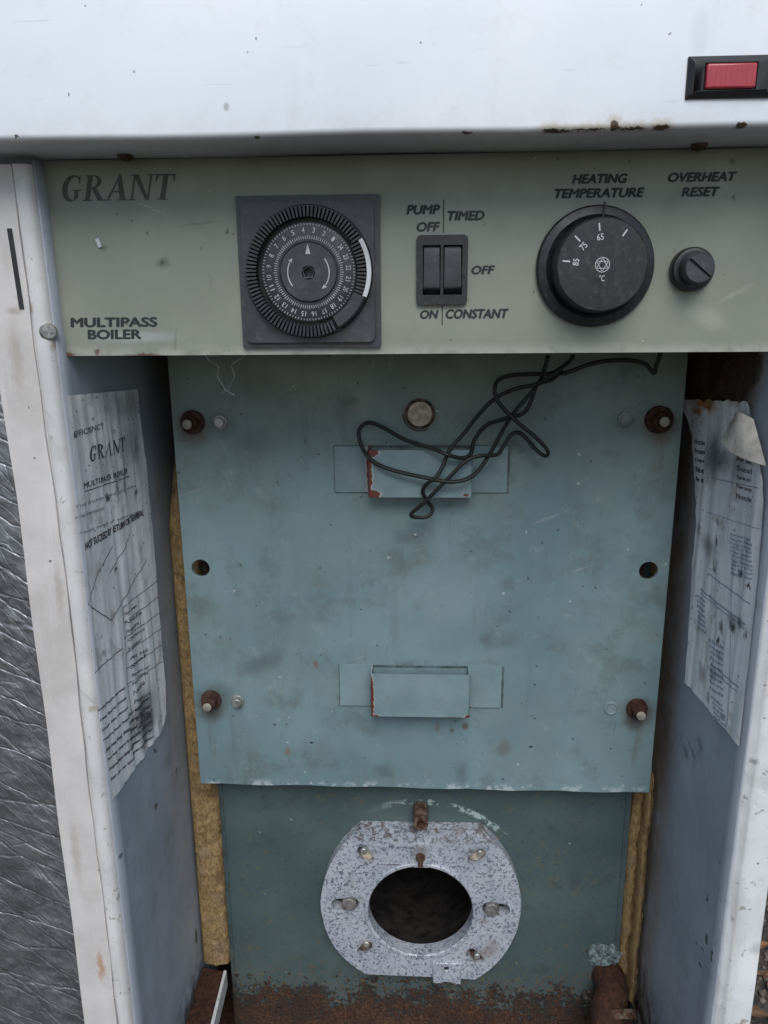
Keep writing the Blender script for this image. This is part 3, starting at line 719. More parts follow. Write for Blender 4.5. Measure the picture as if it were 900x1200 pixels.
# ---- indicator lamp on the cover
bz = MB(); a = aY(806, 67, YF); b = aY(900, 115, YF); ix0, iy0 = aY(826, 74, YF-4).x, aY(826, 105, YF-4).z
x0, x1, z1, z0 = a.x, b.x+.4, a.z, b.z
lx0, lx1 = aY(826, 90, YF-3).x, aY(887, 90, YF-3).x; lz0, lz1 = aY(856, 105, YF-3).z, aY(856, 73, YF-3).z
mF = frame((0, YF, 0))
outer = [(x0, z0), (x1, z0), (x1, z1), (x0, z1)]
mid = [(x0+2.2, z0+2.2), (x1-2.2, z0+2.2), (x1-2.2, z1-2.2), (x0+2.2, z1-2.2)]
inn = [(lx0, lz0), (lx1, lz0), (lx1, lz1), (lx0, lz1)]
R1 = [bz.bm.verts.new(mF @ Vector((x, z, -.5))) for x, z in outer]; R1b = [bz.bm.verts.new(mF @ Vector((x, z, 1.2))) for x, z in outer]
R2 = [bz.bm.verts.new(mF @ Vector((x, z, 3.0))) for x, z in mid]; R3 = [bz.bm.verts.new(mF @ Vector((x, z, 3.0))) for x, z in inn]
R4 = [bz.bm.verts.new(mF @ Vector((x, z, .5))) for x, z in inn]
for A, B_ in ((R1, R1b), (R1b, R2), (R2, R3), (R3, R4)):
    for i in range(4): bz.bm.faces.new((A[i], A[(i+1) % 4], B_[(i+1) % 4], B_[i]))
lamp = bz.build('indicator_lamp', MAT['black'], boiler, bev=.35)
g = MB(); g.box(lx0+.35, lx1-.35, YF-3.9, YF-.3, lz0+.35, lz1-.35); g.build('red_lens', MAT['red'], lamp, bev=.8, seg=3)
g = MB()
for k in range(9):
    xx = lx0+2+(lx1-lx0-4)*k/8; g.box(xx-.12, xx+.12, YF-4.0, YF-3.88, lz0+1.6, lz1-1.6)
g.build('lens_rib', MAT['red'], lamp)

# ---- control panel: face with a turned-back lower edge
PY = 385.; zP0, zP1 = -18.4, 72
def pxz(px, py, Y=PY): q = aY(px, py, Y); return (q.x, q.z)
mP = frame((0, PY, 0))
g = MB()
tl = aY(47, 190, PY); bl = aY(68, 417, PY)
sx0, sz1 = pxz(491, 279); sx1, sz0 = pxz(544, 354)
g.plate([(-181.0, zP0), (178.5, zP0), (178.5, zP1), (-180.5, zP1)], [rrect(sx0, sx1, sz0, sz1, 2)], mP, -1.2, 0)
panel = g.build('control_panel', MAT['panel'], boiler)
g = MB(); g.box(-181, 178.5, PY+1.3, PY+52, zP0, zP0+1.2); g.build('panel_underside', MAT['panel'], panel, bev=.3)
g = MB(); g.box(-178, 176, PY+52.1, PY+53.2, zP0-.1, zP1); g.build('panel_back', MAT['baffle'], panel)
# screw at the left of the panel
g = MB(); p = aY(55, 389, 373); mm = frame((p.x, 374.5, p.z), (.55, -1, .05)); g.lathe([(4.2, 0), (4.2, 1.4), (3.2, 2.6), (0, 3.0)], mm, 24); g.box(-2.8, 2.8, -.4, .4, 2.5, 3.15, mm); g.box(-.4, .4, -2.8, 2.8, 2.5, 3.14, mm)
g.build('panel_screw', MAT['steel'], boiler)

# lettering
def panel_text(body, x0, y0, x1, y1, mat='ink', shear=.20, bold=.054, Y=PY):
    p0 = aY(x0, y1, Y); p1 = aY(x1, y1, Y); pt = aY(x0, y0, Y); p1.z = p0.z; pt.x = p0.x
    g = MB(); put_text(g, body, p0, p1, pt, (0, -1, 0), .12, shear, bold, lift=.02)
    return g.build('lettering', MAT[mat], panel)
panel_text('MULTIPASS', 83, 372, 185, 384, bold=.046, shear=.06); panel_text('BOILER', 103, 386, 166, 398, bold=.046, shear=.06)
panel_text('PUMP', 476, 240, 516, 252); panel_text('OFF', 488, 260, 516, 272); panel_text('TIMED', 524, 247, 568, 259)
panel_text('OFF', 552, 311, 580, 322); panel_text('ON', 492, 363, 514, 374); panel_text('CONSTANT', 522, 362, 596, 374)
panel_text('HEATING', 670, 204, 735, 216); panel_text('TEMPERATURE', 649, 221, 755, 233)
panel_text('OVERHEAT', 782, 202, 863, 214); panel_text('RESET', 798, 219, 843, 231)
g = MB(); p0 = aY(71, 236, PY); p1 = aY(201, 236, PY); pt = aY(71, 206, PY); p1.z = p0.z; pt.x = p0.x
serif_word(g, 'GRANT', p0, p1, pt, (0, -1, 0), .10, .26, .10); g.build('lettering', MAT['inkG'], panel)
for ya, yb, xx in ((234, 273, 520), (358, 381, 518.3)):
    a = aY(xx, ya, PY); b = aY(xx, yb, PY); g = MB(); g.box(a.x-.25, a.x+.25, PY-.14, PY-.02, b.z, a.z); g.build('divider_line', MAT['ink'], panel)
# stuck white crumb + small crumbs of dirt
g = MB(); p = aY(116, 285, PY); g.box(-1.0, 1.0, -2.2, 2.2, 0, .9, frame((p.x, PY, p.z), (0, -1, 0), (-.35, 0, 1))); g.build('white_crumb', MAT['white'], panel, bev=.3)

# ---- timer
c = aY(363.5, 320, PY); tx, tz = c.x, c.z
timer = MB(); mT = frame((tx, PY, tz))
hw, hh = 34.0, 34.9
timer.plate(rrect(-hw, hw, -hh, hh, .8), [circ(0, 0, 26, 64)], mT, .05, 2.2)
timer.plate(rrect(-hw+2.4, hw-2.8, -hh+2.4, hh-3.0, 3), [circ(0, 0, 30.6, 72)], mT, 2.21, 4.0)
tim = timer.build('timer', MAT['plastic'], boiler, bev=.5, seg=3)
g = MB(); g.lathe([(30.4, 2.3), (30.2, 2.25), (23.2, 2.25)], mT, 96); g.build('ring_seat', MAT['black'], tim)
g = MB()   # tappets
A4 = 96
for k in range(A4):
    ang = 2*math.pi*(k+.5)/A4; deg = math.degrees(ang)
    if 60 <= deg < 152: continue
    m2 = mT @ Matrix.Rotation(-ang, 4, 'Z')
    g.prism([(-.48, 24.6), (.48, 24.6), (.62, 29.6), (-.62, 29.6)], m2, 2.3, 8.6)
g.build('tappets', MAT['plastic3'], tim, bev=.12, seg=1)['kind'] = 'stuff'
g = MB()
for k in range(A4):
    ang = 2*math.pi*(k+.5)/A4; deg = math.degrees(ang)
    if not (60 <= deg < 113): continue
    m2 = mT @ Matrix.Rotation(-ang, 4, 'Z'); g.prism([(-.42, 23.4), (.42, 23.4), (.52, 27.7), (-.52, 27.7)], m2, 2.3, 8.3)
g.build('tappets', MAT['plastic3'], tim)['kind'] = 'stuff'
g = MB(); g.lathe([(27.9, 2.3), (27.9, 8.6), (29.9, 8.6), (29.9, 2.3)], mT, 26, R(60), R(113)); g.build('white_sector', MAT['white'], tim)
g = MB(); g.lathe([(23.3, 2.3), (23.3, 8.2), (28.6, 8.4), (29.4, 7.8), (29.4, 2.3)], mT, 30, R(113.3), R(151)); g.build('smooth_sector', MAT['plastic3'], tim)
g = MB(); g.lathe([(30.15, 2.3), (30.15, 5.0), (29.75, 5.0), (29.75, 2.3)], mT, 120); g.build('outer_rim', MAT['plastic3'], tim)
dial = MB(); dial.lathe([(22.9, 1), (22.9, 4.9), (22.3, 5.3), (14.0, 5.3), (13.8, 4.7), (13.4, 4.7)], mT, 96)
dial.build('hour_dial', MAT['plastic3'], tim)
g = MB()
for k in range(96):
    ang = 2*math.pi*k/96; m2 = mT @ Matrix.Rotation(-ang, 4, 'Z')
    L = 1.3 if k % 4 else 1.6
    g.box(-.13, .13, 22.1-L*.6, 22.1, 5.3, 5.42, m2); g.box(-.13, .13, 15.1, 15.1+L*1.1, 5.3, 5.42, m2)
g.build('dial_ticks', MAT['dimwhite'], tim)['kind'] = 'stuff'
for h in range(1, 25):
    ang = R(-6+(4-h)*15); ca, sa = math.cos(ang), math.sin(ang)
    def q(u, v): return mT @ Vector((u*ca+v*sa, -u*sa+v*ca, 5.3))
    wdt = 1.05 if h < 10 else 2.0
    g = MB(); put_text(g, str(h), q(-wdt/2-.1, 18.0), q(wdt/2+.1, 18.0), q(-wdt/2-.1, 20.3), (0, -1, 0), .1, 0, .0, lift=.02); g.build('numeral', MAT['dimwhite'], tim)
g = MB(); g.lathe([(13.5, 3), (13.5, 5.6), (13.1, 6.0), (3.2, 6.0)], mT, 72)
g.lathe([(3.2, 6.0), (2.7, 5.9), (2.7, 2.0), (0, 2.0)], mT, 5)
g.build('centre_disc', MAT['plastic'], tim, smooth=20)
g = MB(); g.prism([(-1.25, 8.3), (1.25, 8.3), (0, 12.9)], mT, 6.0, 6.12); g.build('pointer_mark', MAT['dimwhite'], tim)
for sgn in (1, -1):
    g = MB(); a0, a1 = (60, 128) if sgn > 0 else (240, 300)
    a0, a1 = ((52, 126) if sgn > 0 else (232, 298)); n = 16
    rs = 9.9
    g.lathe([(rs-.25, 6.0), (rs-.25, 6.1), (rs+.25, 6.1), (rs+.25, 6.0)], mT, n, R(a0), R(a1))
    e = R(a1+2) if sgn > 0 else R(a1+2)
    tip = R(a1+14); P = [((rs)*math.sin(tip), (rs)*math.cos(tip)), ((rs+1.0)*math.sin(e), (rs+1.0)*math.cos(e)), ((rs-.9)*math.sin(e), (rs-.9)*math.cos(e))]
    g.prism(P, mT, 6.0, 6.12); g.build('arrow_mark', MAT['dimwhite'], tim)

# ---- rocker switches
a = aY(488, 276, PY); b = aY(547, 357, PY); cx, cz = (a.x+b.x)/2, (a.z+b.z)/2; mS = frame((cx, PY, cz))
HW, HH = (b.x-a.x)/2, (a.z-b.z)/2
r1 = (-HW+3.1, -.7, -HH+4.6, HH-4.6); r2 = (.7, HW-2.6, -HH+4.6, HH-4.6)
g = MB(); g.plate(rrect(-HW, HW, -HH, HH, 2.2), [[(r[0], r[2]), (r[1], r[2]), (r[1], r[3]), (r[0], r[3])] for r in (r1, r2)], mS, .05, 2.2)
sw = g.build('rocker_switch', MAT['plastic2'], boiler, bev=.5, seg=3)
g = MB(); g.box(-HW+1.8, HW-1.8, -HH+2, HH-2, -9.5, -9, mS)
for xx in (-HW+1.6, -.25, HW-1.9): g.box(xx, xx+.45, -HH+2, HH-2, -9, -.1, mS)
g.box(-HW+1.7, HW-1.7, HH-2.1, HH-1.7, -9, -.1, mS).box(-HW+1.7, HW-1.7, -HH+1.7, -HH+2.1, -9, -.1, mS)
g.build('switch_well', MAT['black'], sw)
for r in (r1, r2):
    g = MB(); xa, xb = r[0]+.25, r[1]-.25; za, zb = r[2]+.3, r[3]-.3
    pr = [(zb, -4), (zb, .2), (za+3.6, 3.2), (za+2.6, 3.0), (za, -.6), (za, -4)]
    A = [g.bm.verts.new(mS @ Vector((xa, z, h))) for z, h in pr]; B_ = [g.bm.verts.new(mS @ Vector((xb, z, h))) for z, h in pr]
    g.bm.faces.new(A); g.bm.faces.new(B_[::-1])
    for i in range(len(pr)): g.bm.faces.new((A[i], A[(i+1) % len(pr)], B_[(i+1) % len(pr)], B_[i]))
    g.build('rocker', MAT['rocker'], sw, bev=.35)

# ---- temperature knob
c = aY(696, 313, PY); mK = frame((c.x, PY, c.z)); mPrev = mK
g = MB(); g.lathe([(27.4, .1), (27.4, 2.6), (26.6, 3.6), (23.2, 4.6), (21.6, 3.4), (21.2, 3.2)], mK, 96)
knob = g.build('temperature_knob', MAT['plastic2'], boiler, smooth=25)
g = MB(); g.lathe([(21.4, 2.8), (20.6, 16.4), (19.9, 17.2), (0, 17.5)], mK, 96); g.build('knob_cap', MAT['plastic2'], knob, smooth=30)
g = MB(); g.box(-.5, .5, 21.6, 28.4, 3.2, 4.9, mK @ Matrix.Rotation(-R(5), 4, 'Z')); g.build('index_mark', MAT['black'], knob, bev=.2)
HK = 17.5
def kp(a, r): return (r*math.sin(R(a)), r*math.cos(R(a)))
for a in (-84, -46, -8, 34):
    m2 = mK @ Matrix.Rotation(-R(a), 4, 'Z'); g = MB(); g.box(-.32, .32, 14.6, 18.0, HK-.1, HK+.04, m2); g.build('tick_mark', MAT['white'], knob)
for a, t in ((-84, '85'), (-48, '75'), (-8, '65')):
    m2 = mK @ Matrix.Rotation(-R(a), 4, 'Z')
    if t == '85': m2 = m2
    f = lambda u, v: m2 @ Vector((u, v, HK-.05))
    g = MB(); put_text(g, t, f(-1.5, 10.6), f(1.5, 10.6), f(-1.5, 13.4), (0, -1, 0), .1, 0, .012); g.build('numeral', MAT['white'], knob)
f = lambda u, v: mK @ Vector((u, v, HK-.02))
g = MB(); put_text(g, '°C', f(-1.2, -7.2), f(1.3, -7.2), f(-1.2, -4.4), (0, -1, 0), .1, 0, .01); g.build('numeral', MAT['white'], knob)
g = MB()
def ring(r0, r1, cx=0, cy=0, n=32): g.lathe([(r0, HK-.1), (r0, HK+.06), (r1, HK+.06), (r1, HK-.1)], mK @ Matrix.Translation((cx, cy, 0)), n)
ring(3.0, 3.3)
for k in range(3):
    m2 = mK @ Matrix.Rotation(R(120*k), 4, 'Z'); g.box(-2.3, 2.3, 1.35, 1.6, HK-.1, HK+.05+.004*k, m2)
    g.box(-2.3, 2.3, -1.6, -1.35, HK-.1, HK+.065+.004*k, m2)
g.build('emblem', MAT['white'], knob)

# ---- overheat reset button
c = aY(809, 316, PY); mR = frame((c.x, PY, c.z))
g = MB(); g.lathe([(10.0, .1), (10.0, 3.6), (9.2, 4.8), (7.9, 5.2), (6.6, 5.0)], mR, 64); rs_ = g.build('reset_button', MAT['plastic2'], boiler, smooth=30)
g = MB(); g.lathe([(7.0, 4), (6.7, 12.4), (6.2, 13.0)], mR, 48)
ro = mR @ Matrix.Rotation(R(-38), 4, 'Z')
half = [(6.2*math.cos(R(a)), 6.2*math.sin(R(a))) for a in range(4, 177, 8)]
g.prism([(x, max(y, .45)) for x, y in half], ro, 11.6, 13.0); g.prism([(x, -max(y, .45)) for x, y in half], ro, 11.6, 13.0)
g.disc(6.6, 11.5, mR)
g.build('slotted_cap', MAT['plastic'], rs_, smooth=30)

# ---- side casings: inner sheet, front flange, outer sheet
def casing(side):
    sg = side
    xt, xb = (178.6, 175.6) if side < 0 else (178.0, 175.8)
    def XX(z):
        t = max(0, min(1, (z+90)/160)); return sg*(xb+(xt-xb)*t)
    zt, zb_ = 71.6, -560
    g = MB()
    def f(u, v):
        z = zb_+(zt-zb_)*v; y = 376+(560-376)*u
        if side < 0 and z > 10: pass
        return Vector((XX(z)+sg*.5*math.sin(y*.03)*math.sin(z*.011), y, z))
    g.quadgrid(f, 16, 50)
    root = g.build('side_panel', MAT['caseL' if side < 0 else 'caseR'], boiler)
    so_ = root.modifiers.new('t', 'SOLIDIFY'); so_.thickness = .001; so_.offset = 0
    # flange profile (x from inner edge outwards, y)
    if side < 0: P = [(0, 380), (.2, 376.5), (1.2, 373.8), (3.0, 372.4), (7.2, 371.6), (8.2, 372.4), (8.8, 374), (29, 374), (29.4, 375), (29.4, 560)]
    else: P = [(0, 380), (.3, 377), (1.6, 375.2), (3.2, 374.4), (4.2, 373.0), (5.4, 372.2), (19.4, 372), (20.2, 373), (20.4, 376), (20.4, 560)]
    g = MB(); nv = 60
    def f2(z, p):
        dx, y = p; wob = .35*math.sin(z*.021+side)+.2*math.sin(z*.07)
        return Vector((XX(z)+sg*(dx+.0), y+(wob if y < 379 else 0), z))
    vs = [[g.bm.verts.new(f2(zb_+(zt-3-zb_)*i/nv, p)) for p in P] for i in range(nv+1)]
    for i in range(nv):
        for j in range(len(P)-1): g.bm.faces.new((vs[i][j], vs[i+1][j], vs[i+1][j+1], vs[i][j+1]))
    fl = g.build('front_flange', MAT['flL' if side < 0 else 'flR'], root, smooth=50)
    return root, XX
caL, XLf = casing(-1); caR, XRf = casing(1)
# beige seal strip on the left flange, and the slot above it
g = MB(); nseg = 60
zj = aY(20, 362, 373).z
for zz0, zz1 in ((-560, 68.5),):
  g = MB()
  def fs(i, k):
      z = zz0+(zz1-zz0)*i/nseg
      xo = XLf(z)-29.2+.3*math.sin(z*.05); xi = XLf(z)-9.2+.5*math.sin(z*.031)+.25*math.sin(z*.13)
      return [Vector((xo, 373.9, z)), Vector((xo, 372.3, z)), Vector(((xo+xi)/2, 371.7+.25*math.sin(z*.04), z)), Vector((xi, 372.3, z)), Vector((xi, 373.9, z))][k]
  vs = [[g.bm.verts.new(fs(i, k)) for k in range(5)] for i in range(nseg+1)]
  for i in range(nseg):
      for k in range(4): g.bm.faces.new((vs[i][k], vs[i+1][k], vs[i+1][k+1], vs[i][k+1]))
  g.bm.faces.new(vs[-1]); g.build('seal_strip', MAT['strip'], caL, smooth=50)
g = MB(); a = aY(12.5, 268, 373); b = aY(27, 362, 373)
g.box(-1.1, 1.1, 0, (a-b).length, 0, .45, frame((b.x, 372.0, b.z), (0, -1, 0), a-b)); g.build('slot', MAT['black'], caL)

# outer back walls keeping the inside dark
g = MB(); g.box(-206, 197, 880, 890, -600, 230).box(-206, -204, 560, 890, -600, 70).box(195, 197, 560, 890, -600, 70); g.build('rear_panel', MAT['cover'], boiler)
g = MB(); g.box(-206, 197, 470, 890, -606, -600); g.build('base_tray', MAT['rust'], boiler)

# ---- boiler body (front plate with the burner opening), lower edges
fc = aY(491.5, 1061, 500); fcx, fcz = fc.x, fc.z
mB = frame((0, 500, 0))
g = MB(); g.plate([(-149.5, -600), (156.5, -600), (156.5, 40), (-149.5, 40)], [circ(fcx, fcz, 46, 64)], mB, -3, 0)
body = g.build('body', MAT['body'], boiler, bev=.6)
g = MB(); g.box(-149.5, -147.5, 503.1, 850, -600, 40).box(154.5, 156.5, 503.1, 850, -600, 40).box(-147, 154, 503.1, 850, 38, 40); g.build('body_side', MAT['body'], body)
g = MB(); g.tube([(-147, 499.6, -600), (-147, 499.6, -470), (-147, 499.6, 40)], .9, 8, 1); g.build('weld_seam', MAT['body'], body)
g = MB(); g.tube([(153, 499.6, -600), (153, 499.6, -470), (153, 499.6, 40)], .9, 8, 1); g.build('weld_seam', MAT['body'], body)
g = MB(); mC = frame((fcx, 500, fcz)); g.lathe([(46, -2), (52, -30), (62, -60), (62, -280), (0, -300)], mC, 64)
g.build('combustion_chamber', MAT['soot'], body)

# ---- burner flange
YQ = 490; fl_px = [(245, 155), (195, 200), (150, 262), (122, 330), (107, 405), (112, 460), (128, 515), (160, 575), (210, 627), (265, 665), (500, 675), (598, 680), (650, 685), (700, 650), (745, 605), (780, 550), (803, 490), (812, 420), (805, 360), (785, 300), (750, 240), (710, 192), (675, 162)]
def fpx(x, y, Y=YQ): q = aY(340+x/3, 920+y/3, Y); return (q.x, q.z)
out = []
for i_, p in enumerate(fl_px):      # round the two side arcs, keep the top and bottom straight
    q_ = fl_px[(i_+1) % len(fl_px)]; out.append(fpx(*p))
    if 9 <= i_ < 12 or i_ == len(fl_px)-1: continue
    o_ = fl_px[i_-1]; n_ = fl_px[(i_+2) % len(fl_px)]
    if i_ in (0, 12): o_ = p
    if i_ in (8, len(fl_px)-2): n_ = q_
    for t_ in (.25, .5, .75):
        out.append(fpx(*[.5*((2*b)+(-a+c)*t_+(2*a-5*b+4*c-d)*t_*t_+(-a+3*b-3*c+d)*t_**3) for a, b, c, d in zip(o_, p, q_, n_)]))
fx, fz = fpx(458, 441)
mQ = frame((0, YQ, 0))
def slot(cx, cz, L, r, ang, n=8):
    pts = []
    for k in range(2*n+2):
        a = (90-180*k/(2*n+1)*1) if k <= n else (90-180*k/(2*n+1))
    for k in range(n+1):
        t = R(-90+180*k/n); pts.append((L/2+r*math.cos(t), r*math.sin(t)))
    for k in range(n+1):
        t = R(90+180*k/n); pts.append((-L/2+r*math.cos(t), r*math.sin(t)))
    ca, sa = math.cos(R(ang)), math.sin(R(ang))
    return [(cx+x*ca-y*sa, cz+x*sa+y*ca) for x, y in pts]
sl = []
for (x, y, L, r, an) in ((193, 418, 11, 5.2, 8), (724, 436, 11, 5.2, -8), (265, 245, 9, 3.6, -52), (655, 253, 9, 3.6, 48), (262, 574, 8, 3.6, 52), (650, 600, 8, 3.6, -48)):
    q = fpx(x, y); sl.append(slot(q[0], q[1], L, r, an))
g = MB(); g.lathe([(47, -9.9), (64, -9.9)], frame((fx, YQ, fz)), 48); g.build('flange_gasket', MAT['hole'], boiler)
g = MB(); g.plate(out, [circ(fx, fz, 39.8, 80)]+sl, mQ, -9.8, 0)
flange = g.build('burner_flange', MAT['cast'], boiler, bev=.9, seg=3, smooth=30)
mq = frame((fx, YQ, fz)); g = MB(); g.lathe([(43.0, -.4), (42.8, 1.0), (42.2, 1.6), (40.4, 1.6), (39.6, .9), (39.4, -8), (41.5, -9.5), (46, -10.2)], mq, 96); g.build('spigot_ring', MAT['cast'], flange)
# raised boss with a hole at the bottom edge
bx, bz_ = fpx(550, 655); g = MB(); x0, z1 = fpx(502, 620); x1, z0 = fpx(600, 695)
hx, hz = fpx(549, 641); g.plate([(x0, z0), (x0+6, z0), (x0+8, z0+1.6), (x1-8, z0+1.4), (x1-5, z0-.6), (x1, z0-.4), (x1, z1), (x0, z1)], [circ(hx, hz, 1.9, 20)], mQ, -9, 1.6)
g.build('boss', MAT['cast'], flange, bev=.7, seg=2)
g = MB(); g.disc(1.95, .15, frame((hx, YQ, hz)), 16); g.build('boss_hole', MAT['hole'], flange)
# top boss with small stud
x0, z0 = fpx(425, 285); x1, z1 = fpx(495, 205); g = MB(); g.plate(rrect(x0, x1, z0, z1, 3), [], mQ, -2, 1.4); g.build('boss', MAT['cast'], flange, bev=.7)
q = fpx(458, 248); g = MB(); g.lathe([(3.4, 1), (3.4, 3.4), (2.6, 4.2), (0, 4.2)], frame((q[0], YQ, q[1])), 20); g.lathe([(1.9, 4), (1.9, 9.5), (1.4, 10), (0, 10)], frame((q[0], YQ, q[1]), (0, -1, -.15)), 16); g.build('stud', MAT['greyrust'], flange)
for x, y in ((205, 428), (710, 447)):
    q = fpx(x, y, 486); mm = frame((q[0], 491, q[1])); g = MB(); g.lathe([(6.6, -6), (6.6, -4.6), (5.8, -4.2), (0, -4.2)], mm, 28); hexhead(g, mm @ Matrix.Rotation(R(17), 4, 'Z'), 5.8, -4.2, 3.8); g.build('bolt', MAT['oldsteel'], flange, bev=.25)
for i, (x, y) in enumerate(((270, 250), (660, 250), (265, 572), (655, 605))):
    q = fpx(x, y, 492); mm = frame((q[0], 492.5, q[1])); g = MB()
    g.lathe([(4.4, -5), (4.2, -1.0+(.5 if i < 2 else 0)), (3.0, .2), (0, .5)], mm @ Matrix.Scale(1.5, 4, (1, .3, 0)), 18)
    g.build('beige_plug', MAT['beige' if i < 2 else 'greyrust'], flange)
for i, (x, y) in enumerate(((668, 243), (258, 235), (268, 563), (657, 606))):
    q = fpx(x, y, 488); mm = frame((q[0], 489.8, q[1])); g = MB(); g.lathe([(2.4, -3), (2.4, 1.2), (1.8, 1.8), (0, 1.8)], mm, 14); g.build('screw', MAT['steel'], flange)
# hollow stud above the flange
q = aY(493, 966, 482); mm = frame((q.x, 500, q.z+1), (0, -1, 0)); g = MB(); g.lathe([(5.7, 0), (5.5, 18.6), (5.0, 19.2), (3.2, 19.2), (3.0, 18.6), (3.0, 10), (0, 10)], mm, 28); g.build('hollow_stud', MAT['greyrust'], boiler)

# ---- baffle plate
YB = 480; mA = frame((0, YB, 0))
hl = [aY(235, 666, YB), aY(760, 669, YB)]; tiny = [aY(365, 871, YB), aY(622, 876, YB)]
g = MB(); bzm = -325.2
outl = [(-156, bzm+3)]+[(-156+318*k/20, bzm+.5*math.sin(k*1.7)-(.5 if k > 10 else 0)) for k in range(21)]+[(162.2, 30), (-156.5, 30)]
g.plate(outl, [circ(p.x, p.z, 6.0, 32) for p in hl]+[circ(p.x, p.z, 1.1, 12) for p in tiny], mA, -3, 0)
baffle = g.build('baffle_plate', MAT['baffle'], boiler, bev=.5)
for x in (-155.4, 160.4):
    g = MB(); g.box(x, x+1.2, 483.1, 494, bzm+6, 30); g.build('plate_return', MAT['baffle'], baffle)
for p in hl:   # dark stud seen down inside each hole
    g = MB(); g.tube([(p.x-.5, 494, p.z-9), (p.x+.4, 494, p.z+9)], 1.3, 8, 1); g.build('pin', MAT['rust'], baffle)
# bolt studs with round nuts
for i, (px, py, qx, qy) in enumerate(((225, 495, 214, 497), (773, 492, 781, 494), (247, 821, 242, 829), (747, 831, 750, 837))):
    a = aY(px, py, YB-2); b = aY(qx, qy, YB-19); mm = frame((a.x, YB, a.z))
    g = MB()
    rr = (7.6, 8.6, 7.0, 7.0)[i]
    g.lathe([(rr, 0), (rr, 2.2), (rr*.94, 3.0), (rr*.5, 3.2)], mm, 32)
    ob = g.build('washer', MAT['redrust' if i in (0, 2) else 'rust'], baffle)
    g = MB(); hexhead(g, mm @ Matrix.Rotation(R(11*i+5), 4, 'Z'), rr*.70, 3.0, 9.6); nut = g.build('nut', MAT['redrust' if i == 2 else 'rust'], baffle, bev=.3)
    end = Vector((b.x, YB-19, b.z)); st = Vector((a.x, YB-6, a.z)); d = (end-st)
    d = Vector((d.x*.30, d.y, d.z*.30)); mm2 = frame(st, d)
    g = MB(); g.lathe([(3.4, -3), (3.4, 6.4), (3.0, 7.0)], mm2, 22)
    for k in range(4): g.lathe([(3.4, k*1.4+.2), (3.65, k*1.4+.6), (3.4, k*1.4+1.0)], mm2, 22)
    g.build('stud', MAT['rust'], baffle)
    g = MB(); g.lathe([(3.0, 7.0), (2.2, 7.25), (0, 7.3)], mm2, 22); g.build('stud_end', MAT['brightsteel'], baffle)
for px, py in ((257, 495), (278, 823)):
    a = aY(px, py, YB-2); mm = frame((a.x, YB, a.z)); g = MB(); g.lathe([(4.6, 0), (4.6, .8), (4.2, 1.2), (0, 1.3)], mm, 24); hexhead(g, mm @ Matrix.Rotation(R(20), 4, 'Z'), 3.5, 1.2, 4.6); g.build('small_bolt', MAT['steel'], baffle, bev=.2)
for px, py in ((733, 492), (716, 830)):
    a = aY(px, py, YB); mm = frame((a.x, YB, a.z)); g = MB(); g.lathe([(5.2, 0), (4.8, .7), (3.8, .9), (3.2, .3), (0, .2)], mm, 24); g.build('filled_stud', MAT['baffle'], baffle)
# round stamped plug
a = aY(492, 485, YB); mm = frame((a.x, YB, a.z)); g = MB(); g.lathe([(9.6, 0), (9.4, 1.2), (8.4, 1.8), (7.8, 1.5), (7.6, .7)], mm, 40); pl = g.build('round_plug', MAT['greyrust'], baffle)
g = MB(); g.lathe([(7.7, .2), (7.6, .95), (0, 1.2)], mm, 40)
for k in range(9):
    an = random.random()*6.28; r = random.uniform(1, 6); g.lathe([(.7, .9), (.5, 1.5), (0, 1.6)], mm @ Matrix.Translation((r*math.cos(an), r*math.sin(an), 0)), 8)
g.build('plug_face', MAT['beige'], baffle)
# the scratched ring half round the plug
g = MB(); g.tube([mm @ Vector((10.6*math.sin(R(t)), 10.6*math.cos(R(t)), .3)) for t in range(150, 280, 10)], .35, 6, 2); g.build('gasket_ring', MAT['rust'], baffle)

# handles (bent strap with two flat tabs)
for i, (top, bot) in enumerate(((523, 577), (780, 828))):
    z1 = aY(494, top, YB-1).z; z0 = aY(494, bot, YB-1).z
    xa = (aY(392, 530, YB).x, aY(398, 785, YB).x)[i]; xd = (aY(595, 530, YB).x, aY(588, 785, YB).x)[i]
    xb = (aY(431, 550, 465).x, aY(434, 810, 465).x)[i]; xc = (aY(554, 550, 465).x, aY(551, 810, 465).x)[i]
    pr = [(xa, YB-.05), (xa, YB-1.1), (xb-.5, YB-1.1), (xb, 466), (xb+.9, 464.8), (xc-.9, 464.8), (xc, 466), (xc+.5, YB-1.1), (xd, YB-1.1), (xd, YB-.05)]
    inn = [(xc+1.6, YB-.05), (xc-1.1, 466.8), (xb+1.1, 466.8), (xb-1.6+.0, YB-.05)]
    inn = [(xa, YB-.05), (xa, YB-.06), (xb+1.0, YB-.06), (xb+1.0, 466.6), (xb+1.6, 466.0), (xc-1.6, 466.0), (xc-1.0, 466.6), (xc-1.0, YB-.06), (xd, YB-.06), (xd, YB-.05)]
    g = MB()
    for k in range(len(pr)-1):
        qd = [pr[k], pr[k+1], inn[k+1], inn[k]]
        for zz in (z0, z1): g.bm.faces.new([g.bm.verts.new((x, y, zz)) for x, y in qd])
        g.bm.faces.new([g.bm.verts.new(v) for v in ((*pr[k], z0), (*pr[k+1], z0), (*pr[k+1], z1), (*pr[k], z1))])
        g.bm.faces.new([g.bm.verts.new(v) for v in ((*inn[k], z0), (*inn[k+1], z0), (*inn[k+1], z1), (*inn[k], z1))])
    bmesh.ops.remove_doubles(g.bm, verts=g.bm.verts, dist=.001)
    g.build('handle', MAT['h%d' % i], baffle, bev=.3, seg=2)

